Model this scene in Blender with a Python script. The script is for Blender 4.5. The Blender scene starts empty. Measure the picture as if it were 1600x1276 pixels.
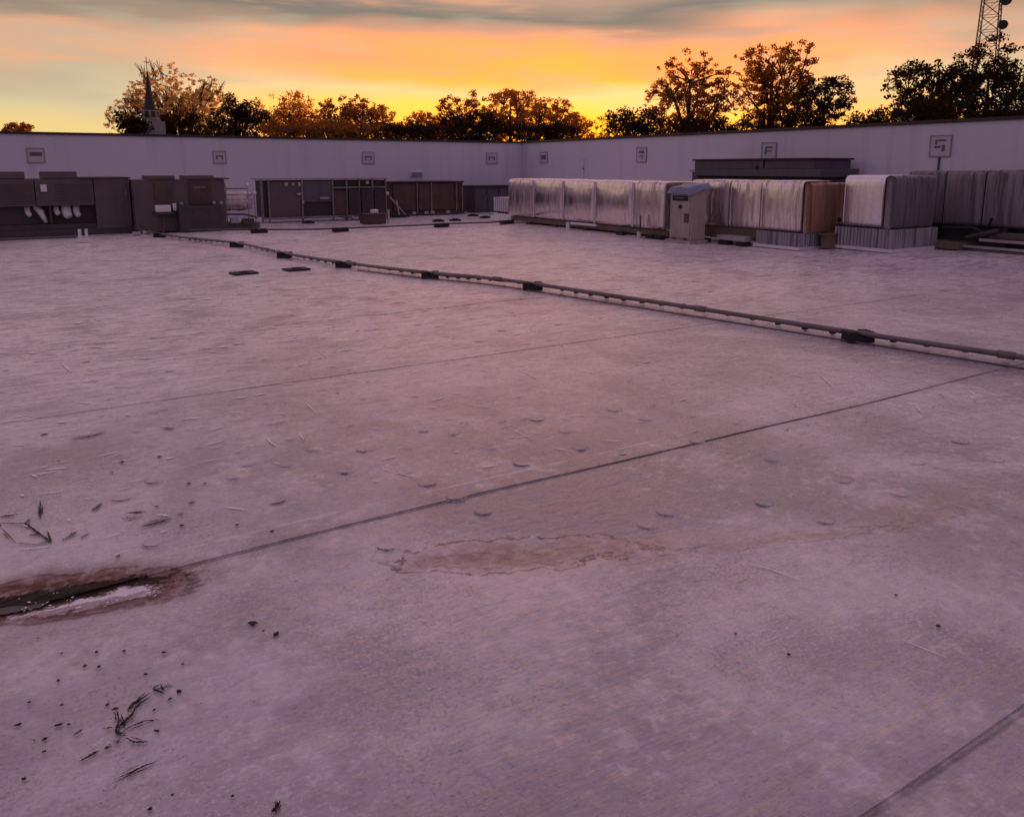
import bpy, bmesh, math, random
import numpy as np
from mathutils import Vector, Matrix
R = math.radians
rnd = random.Random(7)

# ------------------------------------------------------------------ camera
scene = bpy.context.scene
col = scene.collection
EYE, PITCH, YAW, FPX, HORIZON = 1.65, R(10), R(31.5), 1240.0, 262.0
cam_data = bpy.data.cameras.new('camera')
cam_data.sensor_fit = 'HORIZONTAL'
cam_data.sensor_width = 36
cam_data.lens = 36 * FPX / 1600
CY = HORIZON + FPX * math.tan(PITCH)
cam_data.shift_y = -(638 - CY) / 1600
cam_data.clip_end = 5000
cam = bpy.data.objects.new('camera', cam_data)
cam.location = (0, 0, EYE)
cam.rotation_euler = (math.pi / 2 - PITCH, 0, -YAW)
col.objects.link(cam)
scene.camera = cam
scene.cycles.max_bounces = 4; scene.cycles.diffuse_bounces = 2; scene.cycles.glossy_bounces = 2

# ------------------------------------------------------------------ sky and sun
SUN_AZ, SUN_EL = R(36.5), R(2.5)
world = bpy.data.worlds.new('World')
scene.world = world
world.use_nodes = True


class NT:
    """tiny node-tree helper"""
    def __init__(s, nt): s.nt = nt
    def n(s, t, **kw):
        nd = s.nt.nodes.new(t)
        for k, v in kw.items(): setattr(nd, k, v)
        return nd
    def put(s, sock, v):
        if hasattr(v, 'is_linked') or hasattr(v, 'links'): s.nt.links.new(v, sock)
        elif isinstance(v, (tuple, list)) and len(v) == 3 and sock.type == 'RGBA': sock.default_value = (*v, 1)
        else: sock.default_value = v
    def m(s, op, a, b=0.0, c=0.0, clamp=False):
        nd = s.n('ShaderNodeMath', operation=op, use_clamp=clamp)
        s.put(nd.inputs[0], a); s.put(nd.inputs[1], b); s.put(nd.inputs[2], c)
        return nd.outputs[0]
    def vm(s, op, a, b=(0, 0, 0)):
        nd = s.n('ShaderNodeVectorMath', operation=op)
        s.put(nd.inputs[0], a); s.put(nd.inputs[1], b)
        return nd.outputs['Value'] if op in ('DOT_PRODUCT', 'LENGTH') else nd.outputs[0]
    def ramp(s, fac, stops, interp='LINEAR'):
        nd = s.n('ShaderNodeValToRGB')
        cr = nd.color_ramp; cr.interpolation = interp
        while len(cr.elements) < len(stops): cr.elements.new(0.5)
        for el, (p, c) in zip(cr.elements, stops):
            el.position = p; el.color = (c, c, c, 1) if not isinstance(c, (tuple, list)) else (*c, 1)
        s.put(nd.inputs[0], fac)
        return nd.outputs[0]
    def mix(s, f, a, b, blend='MIX'):
        nd = s.n('ShaderNodeMix', data_type='RGBA', blend_type=blend)
        s.put(nd.inputs[0], f); s.put(nd.inputs[6], a); s.put(nd.inputs[7], b)
        return nd.outputs[2]
    def sm(s, v, lo, hi):
        nd = s.n('ShaderNodeMapRange', interpolation_type='SMOOTHSTEP', clamp=True)
        s.put(nd.inputs[0], v); s.put(nd.inputs[1], lo); s.put(nd.inputs[2], hi)
        nd.inputs[3].default_value = 0; nd.inputs[4].default_value = 1
        return nd.outputs[0]
    def noise(s, vec, scale, detail=4, rough=.5, out=0, dist=0.0):
        nd = s.n('ShaderNodeTexNoise')
        s.put(nd.inputs['Vector'], vec); nd.inputs['Scale'].default_value = scale
        nd.inputs['Detail'].default_value = detail; nd.inputs['Roughness'].default_value = rough
        nd.inputs['Distortion'].default_value = dist
        return nd.outputs[out]
    def map(s, vec, loc=(0, 0, 0), rot=(0, 0, 0), scale=(1, 1, 1)):
        nd = s.n('ShaderNodeMapping')
        s.put(nd.inputs[0], vec); nd.inputs[1].default_value = loc
        nd.inputs[2].default_value = rot; nd.inputs[3].default_value = scale
        return nd.outputs[0]


def build_sky():
    t = NT(world.node_tree)
    world.node_tree.nodes.clear()
    out = t.n('ShaderNodeOutputWorld'); bg = t.n('ShaderNodeBackground')
    d = t.n('ShaderNodeTexCoord').outputs['Generated']
    sep = t.n('ShaderNodeSeparateXYZ'); t.put(sep.inputs[0], d)
    z = sep.outputs[2]
    # elevation in degrees, pushed about by long soft cloud noise
    e = t.m('MULTIPLY', t.m('ARCSINE', z), 57.2958)
    flat = t.vm('MULTIPLY', d, (1, 1, 0))
    az = t.m('MULTIPLY', t.m('ARCCOSINE', t.m('DIVIDE', t.vm('DOT_PRODUCT', flat, (math.sin(SUN_AZ), math.cos(SUN_AZ), 0)),
                                              t.m('MAXIMUM', t.vm('LENGTH', flat), .001))), 57.2958)
    streak = t.map(d, rot=(0, R(3), 0), scale=(1, 1, 5.5))
    n1 = t.noise(streak, 3.2, 2, .5)
    n2 = t.noise(t.map(d, loc=(3, 1, 2), rot=(0, R(-4), 0), scale=(1, 1, 8)), 4.5, 3, .6)
    n3 = t.noise(t.map(d, loc=(7, 5, 1), scale=(1, 1, 2.2)), 2.2, 1, .5)
    e1 = t.m('ADD', e, t.m('MULTIPLY', t.m('SUBTRACT', n1, .5), 7))
    f = t.m('DIVIDE', e1, 45.0)
    def st(*l): return [(a / 45.0, c) for a, c in l]
    up = ((13.5, (.42, .30, .26)), (18, (.54, .34, .34)), (27, (.42, .28, .36)), (44, (.345, .245, .355)))
    upn = ((13.0, (.55, .34, .26)), (18, (1.0, .50, .40)), (27, (.56, .33, .37)), (44, (.345, .245, .355)))
    near = t.ramp(f, st((0, (2.1, .72, .03)), (2.4, (2.3, .78, .03)), (3.8, (2.0, .80, .10)), (5.2, (1.5, .76, .30)), (6.6, (1.9, .55, .07)), (8.0, (1.6, .45, .13)),
                        (9.0, (.75, .36, .23)), (10.4, (.18, .19, .18)), *upn))
    side = t.ramp(f, st((0, (1.0, .70, .20)), (2.5, (.88, .66, .28)), (4.6, (.70, .58, .35)), (6.4, (.60, .48, .32)), (7.8, (.72, .42, .28)),
                        (9.2, (.36, .27, .195)), (11, (.21, .185, .16)), *up))
    east = t.ramp(f, st((0, (.10, .085, .15)), (6, (.17, .135, .21)), (13, (.42, .29, .36)), (22, (.40, .28, .39)), (44, (.345, .245, .355))))
    w1 = t.sm(t.m('ADD', az, t.m('MULTIPLY', t.m('SUBTRACT', n3, .5), 26)), 33.0, 5.0)
    w2 = t.sm(az, 130.0, 55.0)
    c = t.mix(w1, side, near)
    # thin cloud streaks: pale blue-grey ones between the lit bands, warm pink ones above
    cool = t.m('MULTIPLY', t.sm(n2, .50, .66), t.sm(e, 2.5, 7.0))
    c = t.mix(t.m('MULTIPLY', cool, .42), c, (.50, .45, .33))
    warm = t.m('MULTIPLY', t.m('MULTIPLY', t.sm(n2, .47, .34), t.sm(e, 4.0, 7.5)), t.sm(e, 15.0, 9.0))
    c = t.mix(t.m('MULTIPLY', warm, .6), c, (.92, .43, .22))
    c = t.mix(w2, east, c)
    # soft mauve cloud relief higher up
    c = t.mix(t.m('MULTIPLY', t.sm(n3, .42, .62), t.sm(e, 10, 26)), c, t.mix(1.0, c, (1.22, 1.12, 1.12), 'MULTIPLY'))
    sky = t.n('ShaderNodeTexSky', sky_type='NISHITA')
    sky.sun_disc = False; sky.sun_elevation = SUN_EL; sky.sun_rotation = SUN_AZ
    sky.air_density = 1.5; sky.dust_density = 3.0; sky.ozone_density = 2.0
    tot = t.mix(1.0, c, t.mix(1.0, sky.outputs[0], (.01, .01, .01), 'MULTIPLY'), 'ADD')
    t.put(bg.inputs[0], tot); bg.inputs[1].default_value = SKY_STRENGTH
    t.nt.links.new(bg.outputs[0], out.inputs[0])


SKY_STRENGTH = 1.0
world.cycles.sampling_method = 'NONE'      # a broad soft sky needs no importance map
build_sky()
sun_d = bpy.data.lights.new('sun', 'SUN')
sun_d.energy = 4.0; sun_d.angle = R(1.5); sun_d.color = (1.0, .50, .18)
sun = bpy.data.objects.new('sun', sun_d)
sdir = Vector((math.sin(SUN_AZ) * math.cos(SUN_EL), math.cos(SUN_AZ) * math.cos(SUN_EL), math.sin(SUN_EL)))
sun.rotation_euler = sdir.to_track_quat('Z', 'Y').to_euler()
sun.location = (30, 40, 30)
col.objects.link(sun)
vs = scene.view_settings
scene.display_settings.display_device = 'sRGB'
vs.view_transform = 'Standard'; vs.look = 'None'; vs.exposure = 0; vs.gamma = 1; vs.use_curve_mapping = False

# ------------------------------------------------------------------ helpers
def sstep(a, b, v):
    t = min(1, max(0, (v - a) / (b - a))); return t * t * (3 - 2 * t)

def hroof(x, y):
    """gentle falls and ponding hollows of the old roof"""
    h = .010 * math.sin(x * .55 + 1.3) * math.sin(y * .43 + .4) + .005 * math.sin(x * 1.7 + y * .8) * math.sin(y * 1.3 - x * .4)
    h -= .10 * sstep(21.0, 23.6, y)
    h += .07 * sstep(12.5, 14.2, x) * sstep(12.5, 9.5, y)
    h -= .020 * math.exp(-((x + .1) / .7) ** 2 - ((y - 3.33) / .33) ** 2)
    h -= .010 * math.exp(-((x - 1.68) / .5) ** 2 - ((y - 2.7) / .22) ** 2)
    return h

def ray(px, py):
    """direction in the place of a point measured in the 1600 px wide photograph"""
    x = (px - 800) / FPX; y = -(py - CY) / FPX
    d = Vector((x, math.cos(PITCH) + y * math.sin(PITCH), -math.sin(PITCH) + y * math.cos(PITCH)))
    return Matrix.Rotation(-YAW, 3, 'Z') @ d

def g(px, py):
    """the roof point seen there"""
    d = ray(px, py); t = -EYE / d.z
    p = d * t
    for _ in range(2):
        z = hroof(p.x, p.y); p = d * ((z - EYE) / d.z)
    return p.x, p.y

def far(px, py, dist):
    d = ray(px, py); k = dist / math.hypot(d.x, d.y)
    return Vector((d.x * k, d.y * k, d.z * k + EYE))


class MB:
    def __init__(s): s.v = []; s.f = []
    def add(s, vs, fs):
        o = len(s.v); s.v += [tuple(p) for p in vs]; s.f += [tuple(i + o for i in f) for f in fs]; return s
    def box(s, x0, x1, y0, y1, z0, z1, ch=0.0):
        if ch <= 0:
            return s.add([(x0, y0, z0), (x1, y0, z0), (x1, y1, z0), (x0, y1, z0), (x0, y0, z1), (x1, y0, z1), (x1, y1, z1), (x0, y1, z1)],
                         [(3, 2, 1, 0), (4, 5, 6, 7), (0, 1, 5, 4), (1, 2, 6, 5), (2, 3, 7, 6), (3, 0, 4, 7)])
        bm = bmesh.new(); bmesh.ops.create_cube(bm, size=1)
        for v in bm.verts:
            v.co = Vector((x0 if v.co.x < 0 else x1, y0 if v.co.y < 0 else y1, z0 if v.co.z < 0 else z1))
        bmesh.ops.bevel(bm, geom=bm.edges[:], offset=ch, segments=2, affect='EDGES', profile=.5)
        bm.verts.index_update()
        s.add([v.co for v in bm.verts], [[v.index for v in f.verts] for f in bm.faces]); bm.free(); return s
    def tube(s, pts, rad, n=8, cap=True):
        pts = [Vector(p) for p in pts]; rings = []
        rr = rad if isinstance(rad, (list, tuple)) else [rad] * len(pts)
        for i, p in enumerate(pts):
            t = (pts[min(i + 1, len(pts) - 1)] - pts[max(i - 1, 0)]).normalized()
            a = t.orthogonal().normalized() if abs(t.z) > .9 else t.cross(Vector((0, 0, 1))).normalized()
            b = t.cross(a)
            rings.append([p + (a * math.cos(2 * math.pi * k / n) + b * math.sin(2 * math.pi * k / n)) * rr[i] for k in range(n)])
        vs = [q for r in rings for q in r]; fs = []
        for i in range(len(pts) - 1):
            for k in range(n):
                fs.append((i * n + k, i * n + (k + 1) % n, (i + 1) * n + (k + 1) % n, (i + 1) * n + k))
        if cap:
            fs.append(tuple(reversed(range(n)))); fs.append(tuple(range((len(pts) - 1) * n, len(pts) * n)))
        return s.add(vs, fs)
    def ball(s, c, r, sz=1.0, seg=10):
        pts = []; fs = []
        for i in range(seg // 2 + 1):
            th = math.pi * i / (seg // 2)
            for k in range(seg):
                ph = 2 * math.pi * k / seg
                pts.append((c[0] + r * math.sin(th) * math.cos(ph), c[1] + r * math.sin(th) * math.sin(ph), c[2] + r * sz * math.cos(th)))
        for i in range(seg // 2):
            for k in range(seg):
                fs.append((i * seg + k, (i + 1) * seg + k, (i + 1) * seg + (k + 1) % seg, i * seg + (k + 1) % seg))
        return s.add(pts, fs)
    def build(s, name, mat, parent=None, smooth=False):
        me = bpy.data.meshes.new(name); me.from_pydata(s.v, [], s.f); me.update()
        if smooth:
            me.polygons.foreach_set('use_smooth', [True] * len(me.polygons))
        return obj(name, me, mat, parent)

def obj(name, me, mat, parent=None):
    o = bpy.data.objects.new(name, me)
    if mat and not me.materials: me.materials.append(mat)
    col.objects.link(o)
    if parent: o.parent = parent
    return o

def thing(name, label, cat, loc=(0, 0, 0), group=None, rz=0):
    o = bpy.data.objects.new(name, None); o.empty_display_size = .2
    o.location = loc; o.rotation_euler = (0, 0, rz); col.objects.link(o)
    return tag(o, label, cat, group)

def tag(o, label, cat, group=None):
    o['label'] = label; o['category'] = cat
    if group: o['group'] = group
    return o

# thing-local mesh: parts are written in world metres and shifted under the thing
class TB(MB):
    def __init__(s, t): super().__init__(); s.t = t
    def build(s, name, mat, parent=None, smooth=False):
        l = s.t.location
        s.v = [(x - l[0], y - l[1], z - l[2]) for x, y, z in s.v]
        return super().build(name, mat, parent or s.t, smooth)

def bx(t, name, mat, x0, x1, y0, y1, z0, z1, ch=0.0, parent=None):
    return TB(t).box(x0, x1, y0, y1, z0, z1, ch).build(name, mat, parent)

# ------------------------------------------------------------------ materials
def mat(name, base, rough=.6, metal=0.0, var=.25, scale=3.0, streak=0.0, streak_col=None, bump=.15, bscale=40, spec=.5, stretch=(1, 1, 1), translucent=0):
    m = bpy.data.materials.new(name); m.use_nodes = True
    t = NT(m.node_tree); b = m.node_tree.nodes['Principled BSDF']
    p = t.n('ShaderNodeTexCoord').outputs['Object']
    nz = t.noise(t.map(p, scale=stretch), scale, 6, .6)
    dark = tuple(c * (1 - var) for c in base); light = tuple(min(1, c * (1 + var)) for c in base)
    c = t.ramp(nz, [(.3, dark), (.7, light)])
    r = t.m('ADD', rough - .12, t.m('MULTIPLY', nz, .24))
    if streak:
        sn = t.noise(t.map(p, scale=(9, 9, .35)), 1.6, 5, .6)
        f = t.m('MULTIPLY', t.sm(sn, .48, .66), streak)
        c = t.mix(f, c, streak_col or tuple(x * .45 for x in base))
        r = t.m('ADD', r, t.m('MULTIPLY', f, .25))
    t.put(b.inputs['Base Color'], c); t.put(b.inputs['Roughness'], r)
    b.inputs['Metallic'].default_value = metal
    b.inputs['Specular IOR Level'].default_value = spec
    if bump:
        bp = t.n('ShaderNodeBump'); bp.inputs['Strength'].default_value = bump; bp.inputs['Distance'].default_value = .01
        t.put(bp.inputs['Height'], t.noise(p, bscale, 4, .6)); t.put(b.inputs['Normal'], bp.outputs[0])
    return m

M = dict(
    brown=mat('brown_painted_steel', (.085, .060, .062), .5, 0, .2, 2, .4, (.12, .09, .085)),
    rust=mat('red_brown_steel', (.070, .034, .028), .55, 0, .3, 2.5, .5, (.05, .03, .025)),
    darkm=mat('dark_grey_steel', (.040, .035, .038), .55, 0, .3, 4),
    tan=mat('tan_coil_fins', (.10, .075, .055), .55, .2, .2, 3, .4),
    coil=mat('dark_coil_fins', (.035, .026, .024), .6, .2, .3, 6),
    frame=mat('galvanised_frame', (.20, .16, .155), .45, .5, .25, 5),
    white=mat('white_plastic', (.62, .58, .60), .45, 0, .1, 6),
    wdull=mat('weathered_white_steel', (.36, .315, .33), .5, .1, .18, 3, .5, (.26, .2, .19)),
    silver=mat('silver_insulation', (.52, .44, .44), .38, .35, .2, 4),
    black=mat('black_rubber', (.010, .010, .011), .75, 0, .3, 20),
    dark=mat('dark_void', (.008, .007, .007), .9, 0, .1, 5),
    wood=mat('weathered_timber', (.15, .11, .075), .75, 0, .35, 5, stretch=(1, 6, 6)),
    pipe=mat('pipe_grey_paint', (.15, .125, .125), .4, .3, .25, 6),
    conduit=mat('dull_conduit', (.10, .088, .09), .5, .4, .3, 9),
    cab=mat('beige_cabinet_paint', (.34, .28, .255), .5, 0, .12, 4, .5, (.22, .17, .14)),
    tarp=mat('blue_tarp', (.14, .155, .26), .45, 0, .25, 7, bump=.5, bscale=12),
    bluegrey=mat('blue_grey_steel', (.085, .072, .095), .5, .2, .15, 2, .3),
    bluegrey2=mat('blue_grey_steel_hood', (.085, .072, .095), .5, .2, .15, 2, .3),
    coping=mat('dark_bronze_coping', (.035, .022, .020), .45, .3, .2, 3),
    shingle=mat('church_grey_shingle', (.022, .018, .018), .7, 0, .2, 2),
    churchw=mat('church_white_paint', (.22, .20, .22), .6, 0, .08, 2),
    brick=mat('church_brick', (.24, .11, .08), .8, 0, .2, 3),
    bark=mat('bark', (.045, .032, .025), .85, 0, .3, 3),
    tower=mat('galvanised_tower', (.10, .095, .10), .5, .6, .2, 3),
    mud=mat('dark_mud', (.010, .007, .006), .9, 0, .5, 14, bump=.5, bscale=60, spec=.1),
    tar=mat('black_tar', (.010, .008, .010), .8, 0, .4, 30, bump=.4, bscale=80),
    scuff=mat('pale_scuff', (.92, .86, .85), .6, 0, .15, 12),
    heel_shade=mat('grey_heel_and_shade', (.15, .12, .13), .7, 0, .3, 12),
    pale_bits=mat('pale_patch', (.80, .78, .80), .55, 0, .25, 26, bump=1.0, bscale=70),
    sign=mat('sign_panel', (.46, .43, .50), .55, 0, .06, 4),
    signframe=mat('sign_frame', (.26, .24, .28), .6, 0, .1, 4),
    signdark=mat('sign_ink', (.11, .095, .115), .6, 0, .2, 10),
    grass=mat('dry_grass_ground', (.06, .06, .03), .9, 0, .4, .08),
)

def foil(name, base, streak_col, dirt=.75, rough=.30, metal=.75):
    """dulled aluminium jacket with dirt washed down it"""
    m = bpy.data.materials.new(name); m.use_nodes = True
    t = NT(m.node_tree); b = m.node_tree.nodes['Principled BSDF']
    p = t.n('ShaderNodeTexCoord').outputs['Object']
    s1 = t.noise(t.map(p, scale=(7, 7, .28)), 1.7, 6, .62)
    s2 = t.noise(t.map(p, loc=(4, 2, 0), scale=(22, 22, .7)), 1.5, 4, .6)
    blot = t.noise(p, 2.2, 5, .6)
    f = t.m('MULTIPLY', t.m('MAXIMUM', t.sm(s1, .50, .62), t.m('MULTIPLY', t.sm(s2, .52, .66), .7)), dirt)
    c = t.mix(t.m('MULTIPLY', blot, .5), base, tuple(x * .7 for x in base))
    c = t.mix(f, c, streak_col)
    t.put(b.inputs['Base Color'], c)
    t.put(b.inputs['Roughness'], t.m('ADD', rough, t.m('ADD', t.m('MULTIPLY', f, .3), t.m('MULTIPLY', blot, .12))))
    t.put(b.inputs['Metallic'], t.m('MULTIPLY', t.m('SUBTRACT', 1.0, t.m('MULTIPLY', f, .7)), metal))
    bp = t.n('ShaderNodeBump'); bp.inputs['Strength'].default_value = .25; bp.inputs['Distance'].default_value = .02
    t.put(bp.inputs['Height'], t.m('ADD', t.noise(t.map(p, scale=(1, 1, .3)), 14, 4, .6), t.m('MULTIPLY', s1, .6)))
    t.put(b.inputs['Normal'], bp.outputs[0])
    return m

M['foil'] = foil('foil_jacket', (.84, .75, .74), (.22, .16, .15), .65, .16, .95)
M['foil_smooth'] = foil('foil_jacket_smooth', (.86, .77, .76), (.34, .26, .25), .35, .08, .97)
M['foil_clean'] = foil('foil_jacket_clean', (.84, .79, .81), (.55, .49, .50), .25, .2, .9)
M['foil_rust'] = foil('foil_jacket_brown_stained', (.40, .22, .15), (.12, .07, .05), .8, .35, .6)
M['foil_old'] = foil('foil_jacket_old', (.22, .20, .225), (.06, .05, .055), .8, .42, .5)
M['skirt'] = foil('ribbed_skirt', (.32, .30, .34), (.075, .065, .07), .8, .4, .6)

def wall_material():
    m = bpy.data.materials.new('painted_parapet'); m.use_nodes = True
    t = NT(m.node_tree); b = m.node_tree.nodes['Principled BSDF']
    p = t.n('ShaderNodeTexCoord').outputs['Object']
    n = t.noise(p, .35, 4, .5); s = t.noise(t.map(p, scale=(1.5, 1.5, .1)), 1.2, 5, .6); f = t.noise(p, 25, 3, .6)
    c = t.mix(n, (.53, .51, .61), (.61, .585, .69))
    c = t.mix(t.m('MULTIPLY', t.sm(s, .50, .68), .35), c, (.40, .36, .40))
    t.put(b.inputs['Base Color'], c); b.inputs['Roughness'].default_value = .6
    bp = t.n('ShaderNodeBump'); bp.inputs['Strength'].default_value = .2; bp.inputs['Distance'].default_value = .01
    t.put(bp.inputs['Height'], f); t.put(b.inputs['Normal'], bp.outputs[0])
    return m
M['wall'] = wall_material()

SEAMS = [-10.8, -8.5, -6.1, -3.7, -1.3, 1.05, 3.35, 6.02, 8.4, 10.75, 13.1, 15.5, 17.9, 20.3, 22.7, 25.1, 27.5, 29.02]

def membrane_material():
    m = bpy.data.materials.new('aged_white_membrane'); m.use_nodes = True
    t = NT(m.node_tree); b = m.node_tree.nodes['Principled BSDF']
    p = t.n('ShaderNodeNewGeometry').outputs['Position']
    sep = t.n('ShaderNodeSeparateXYZ'); t.put(sep.inputs[0], p)
    big = t.noise(p, .42, 2, .55); mid = t.noise(p, 1.5, 6, .70); fine = t.noise(p, 15, 3, .7); grit = t.noise(p, 75, 1, .6)
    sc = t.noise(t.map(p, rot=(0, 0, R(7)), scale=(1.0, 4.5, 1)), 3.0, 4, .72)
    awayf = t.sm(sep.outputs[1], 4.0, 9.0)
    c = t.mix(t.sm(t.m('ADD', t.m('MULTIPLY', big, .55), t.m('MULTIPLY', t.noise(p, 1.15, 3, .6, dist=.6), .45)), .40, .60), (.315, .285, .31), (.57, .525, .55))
    c = t.mix(t.m('MULTIPLY', t.sm(sep.outputs[1], 3.0, 9.5), .78), c, (.86, .76, .75))  # roof turns paler and pinker with distance, sunset sheen put into the colour
    c = t.mix(t.m('MULTIPLY', t.sm(mid, .48, .62), t.m('ADD', .38, t.m('MULTIPLY', awayf, .42))), c, (.36, .30, .325))
    c = t.mix(t.m('MULTIPLY', t.sm(mid, .46, .36), .5), c, (.66, .60, .62))
    c = t.mix(t.m('MULTIPLY', t.sm(fine, .52, .66), t.m('ADD', .30, t.m('MULTIPLY', awayf, .30))), c, (.25, .205, .22))
    c = t.mix(t.m('MULTIPLY', t.m('MULTIPLY', t.sm(fine, .48, .34), t.sm(mid, .56, .46)), .45), c, (.74, .69, .71))
    c = t.mix(t.m('MULTIPLY', t.m('MULTIPLY', t.sm(grit, .56, .70), t.sm(mid, .44, .58)), .55), c, (.20, .16, .17))
    # pale worn crumbs in patches
    c = t.mix(t.m('MULTIPLY', t.m('MULTIPLY', t.sm(grit, .42, .32), t.sm(big, .45, .6)), .55), c, (.76, .71, .73))
    # scrape streaks along the roll direction, with far roof sheen painted into the colour
    sheen_area = t.m('MULTIPLY', t.sm(big, .32, .52), awayf)
    c = t.mix(t.m('MULTIPLY', t.m('MULTIPLY', t.sm(sc, .50, .62), sheen_area), .95), c, (.90, .83, .80))
    c = t.mix(t.m('MULTIPLY', t.m('MULTIPLY', t.sm(sc, .47, .36), awayf), .85), c, (.30, .24, .26))
    # grime and painted shadow line at lap edges, painted sunset glint behind each lap
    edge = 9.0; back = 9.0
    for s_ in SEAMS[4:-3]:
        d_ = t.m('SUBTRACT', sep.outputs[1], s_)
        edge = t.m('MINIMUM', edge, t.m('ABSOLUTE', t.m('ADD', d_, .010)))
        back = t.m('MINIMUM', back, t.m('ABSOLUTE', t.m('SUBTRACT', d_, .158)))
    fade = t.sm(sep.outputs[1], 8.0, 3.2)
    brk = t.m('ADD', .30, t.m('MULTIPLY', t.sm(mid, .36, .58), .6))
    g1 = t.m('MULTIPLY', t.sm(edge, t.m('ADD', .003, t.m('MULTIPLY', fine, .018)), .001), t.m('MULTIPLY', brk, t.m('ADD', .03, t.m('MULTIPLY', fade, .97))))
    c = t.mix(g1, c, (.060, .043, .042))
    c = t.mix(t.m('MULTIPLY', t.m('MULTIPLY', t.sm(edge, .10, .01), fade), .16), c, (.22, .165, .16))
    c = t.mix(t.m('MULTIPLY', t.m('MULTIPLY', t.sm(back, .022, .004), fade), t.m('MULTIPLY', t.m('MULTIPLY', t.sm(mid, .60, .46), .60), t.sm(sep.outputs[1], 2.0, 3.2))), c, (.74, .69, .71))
    # dried silt where water ponds
    wob = t.m('ADD', t.m('MULTIPLY', t.m('SUBTRACT', t.noise(p, 5.0, 3, .65), .5), 1.5), t.m('MULTIPLY', t.m('SUBTRACT', fine, .5), .4))
    def pond(c, cx, cy, ang, rx, ry, fill, rim, fcol, rcol, w=1.0, soft=.25):
        q = t.map(t.vm('SUBTRACT', p, (cx, cy, 0)), rot=(0, 0, -ang))
        q = t.vm('MULTIPLY', q, (1 / rx, 1 / ry, 0))
        r = t.m('ADD', t.vm('LENGTH', q), t.m('MULTIPLY', wob, w))
        c = t.mix(t.m('MULTIPLY', t.m('MULTIPLY', t.sm(r, 1.02, 1.0 - soft), fill), t.m('ADD', .55, t.m('MULTIPLY', t.sm(fine, .38, .58), .45))), c, fcol)
        if rim:
            k = t.m('MULTIPLY', t.sm(r, .86, .97), t.sm(r, 1.05, .98))
            c = t.mix(t.m('MULTIPLY', k, t.m('MULTIPLY', rim, t.sm(fine, .30, .55))), c, rcol)
        return c
    c = pond(c, 1.67, 2.725, R(-23), .54, .150, .85, .9, (.27, .165, .14), (.075, .038, .03), 1.0, .6)
    c = pond(c, 1.68, 2.690, R(-23), .40, .080, .45, .5, (.20, .11, .085), (.08, .04, .03), 1.1, .6)
    c = pond(c, .02, 3.38, R(-19), .72, .265, .80, 0, (.24, .12, .088), (.1, .06, .04), .5, .45)
    c = pond(c, -.02, 3.37, R(-19), .56, .185, .92, .6, (.12, .043, .027), (.030, .014, .010), .55, .35)
    ragged = t.m('MULTIPLY', t.m('SUBTRACT', t.noise(t.map(p, scale=(.6, 1, 1)), 30, 4, .75), .5), 2.6)
    def blot(c, cx, cy, ang, rx, ry, col_, k=1.0, soft=.12):  # dark and pale patches with a ragged outline inside the pond
        q = t.vm('MULTIPLY', t.map(t.vm('SUBTRACT', p, (cx, cy, 0)), rot=(0, 0, -ang)), (1 / rx, 1 / ry, 0))
        return t.mix(t.m('MULTIPLY', t.sm(t.m('ADD', t.vm('LENGTH', q), ragged), 1.0, 1.0 - soft), k), c, col_)
    c = blot(c, .02, 3.375, R(-12), .44, .070, (.010, .006, .005), .95, .2)
    c = blot(c, .06, 3.27, R(-8), .28, .052, (.88, .84, .87), .95, .45)
    c = blot(c, .22, 3.26, R(-25), .13, .060, (.82, .78, .81), .9, .5)
    c = blot(c, .06, 3.255, R(-8), .26, .030, (.12, .07, .06), .6, .3)
    c = pond(c, 2.80, 2.20, R(-18), .62, .050, .60, .7, (.31, .19, .155), (.10, .055, .04), 1.1, .8)
    c = pond(c, 3.85, 1.96, R(-7), .75, .055, .60, .5, (.31, .20, .165), (.12, .07, .055), 1.2, .8)
    c = pond(c, 3.9, 2.10, R(-5), 1.1, .16, .45, 0, (.36, .25, .225), (.15, .10, .085), 1.2, .9)
    c = pond(c, 2.3, 2.45, R(-20), .8, .18, .35, 0, (.38, .27, .245), (.15, .10, .085), 1.2, .9)
    c = pond(c, 3.5, 12.85, R(2), 1.0, .30, .45, 0, (.36, .33, .39), (.3, .26, .3), 1.2, .6)
    c = pond(c, 4.9, 4.6, R(-8), 1.4, .55, .35, .3, (.31, .25, .255), (.2, .15, .15), 1.6, .8)
    c = pond(c, .4, 5.0, R(0), 1.1, .40, .35, 0, (.30, .25, .25), (.25, .2, .2), 1.6, .9)
    t.put(b.inputs['Base Color'], c)
    wet = t.vm('MULTIPLY', t.map(t.vm('SUBTRACT', p, (0, 3.37, 0)), rot=(0, 0, R(19))), (1 / .66, 1 / .235, 0))
    t.put(b.inputs['Specular IOR Level'], t.m('SUBTRACT', .95, t.m('MULTIPLY', t.sm(t.vm('LENGTH', wet), 1.1, .7), .9)))
    t.put(b.inputs['Roughness'], t.m('ADD', .13, t.m('ADD', t.m('MULTIPLY', mid, .16), t.m('MULTIPLY', sc, .12))))
    bp = t.n('ShaderNodeBump'); bp.inputs['Strength'].default_value = .8; bp.inputs['Distance'].default_value = .016
    h = t.m('ADD', t.m('MULTIPLY', t.noise(p, 3.4, 4, .62), 1.5), t.m('ADD', t.m('MULTIPLY', fine, .25), t.m('MULTIPLY', sc, .8)))
    t.put(bp.inputs['Height'], h); t.put(b.inputs['Normal'], bp.outputs[0])
    return m
M['membrane'] = membrane_material()

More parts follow.
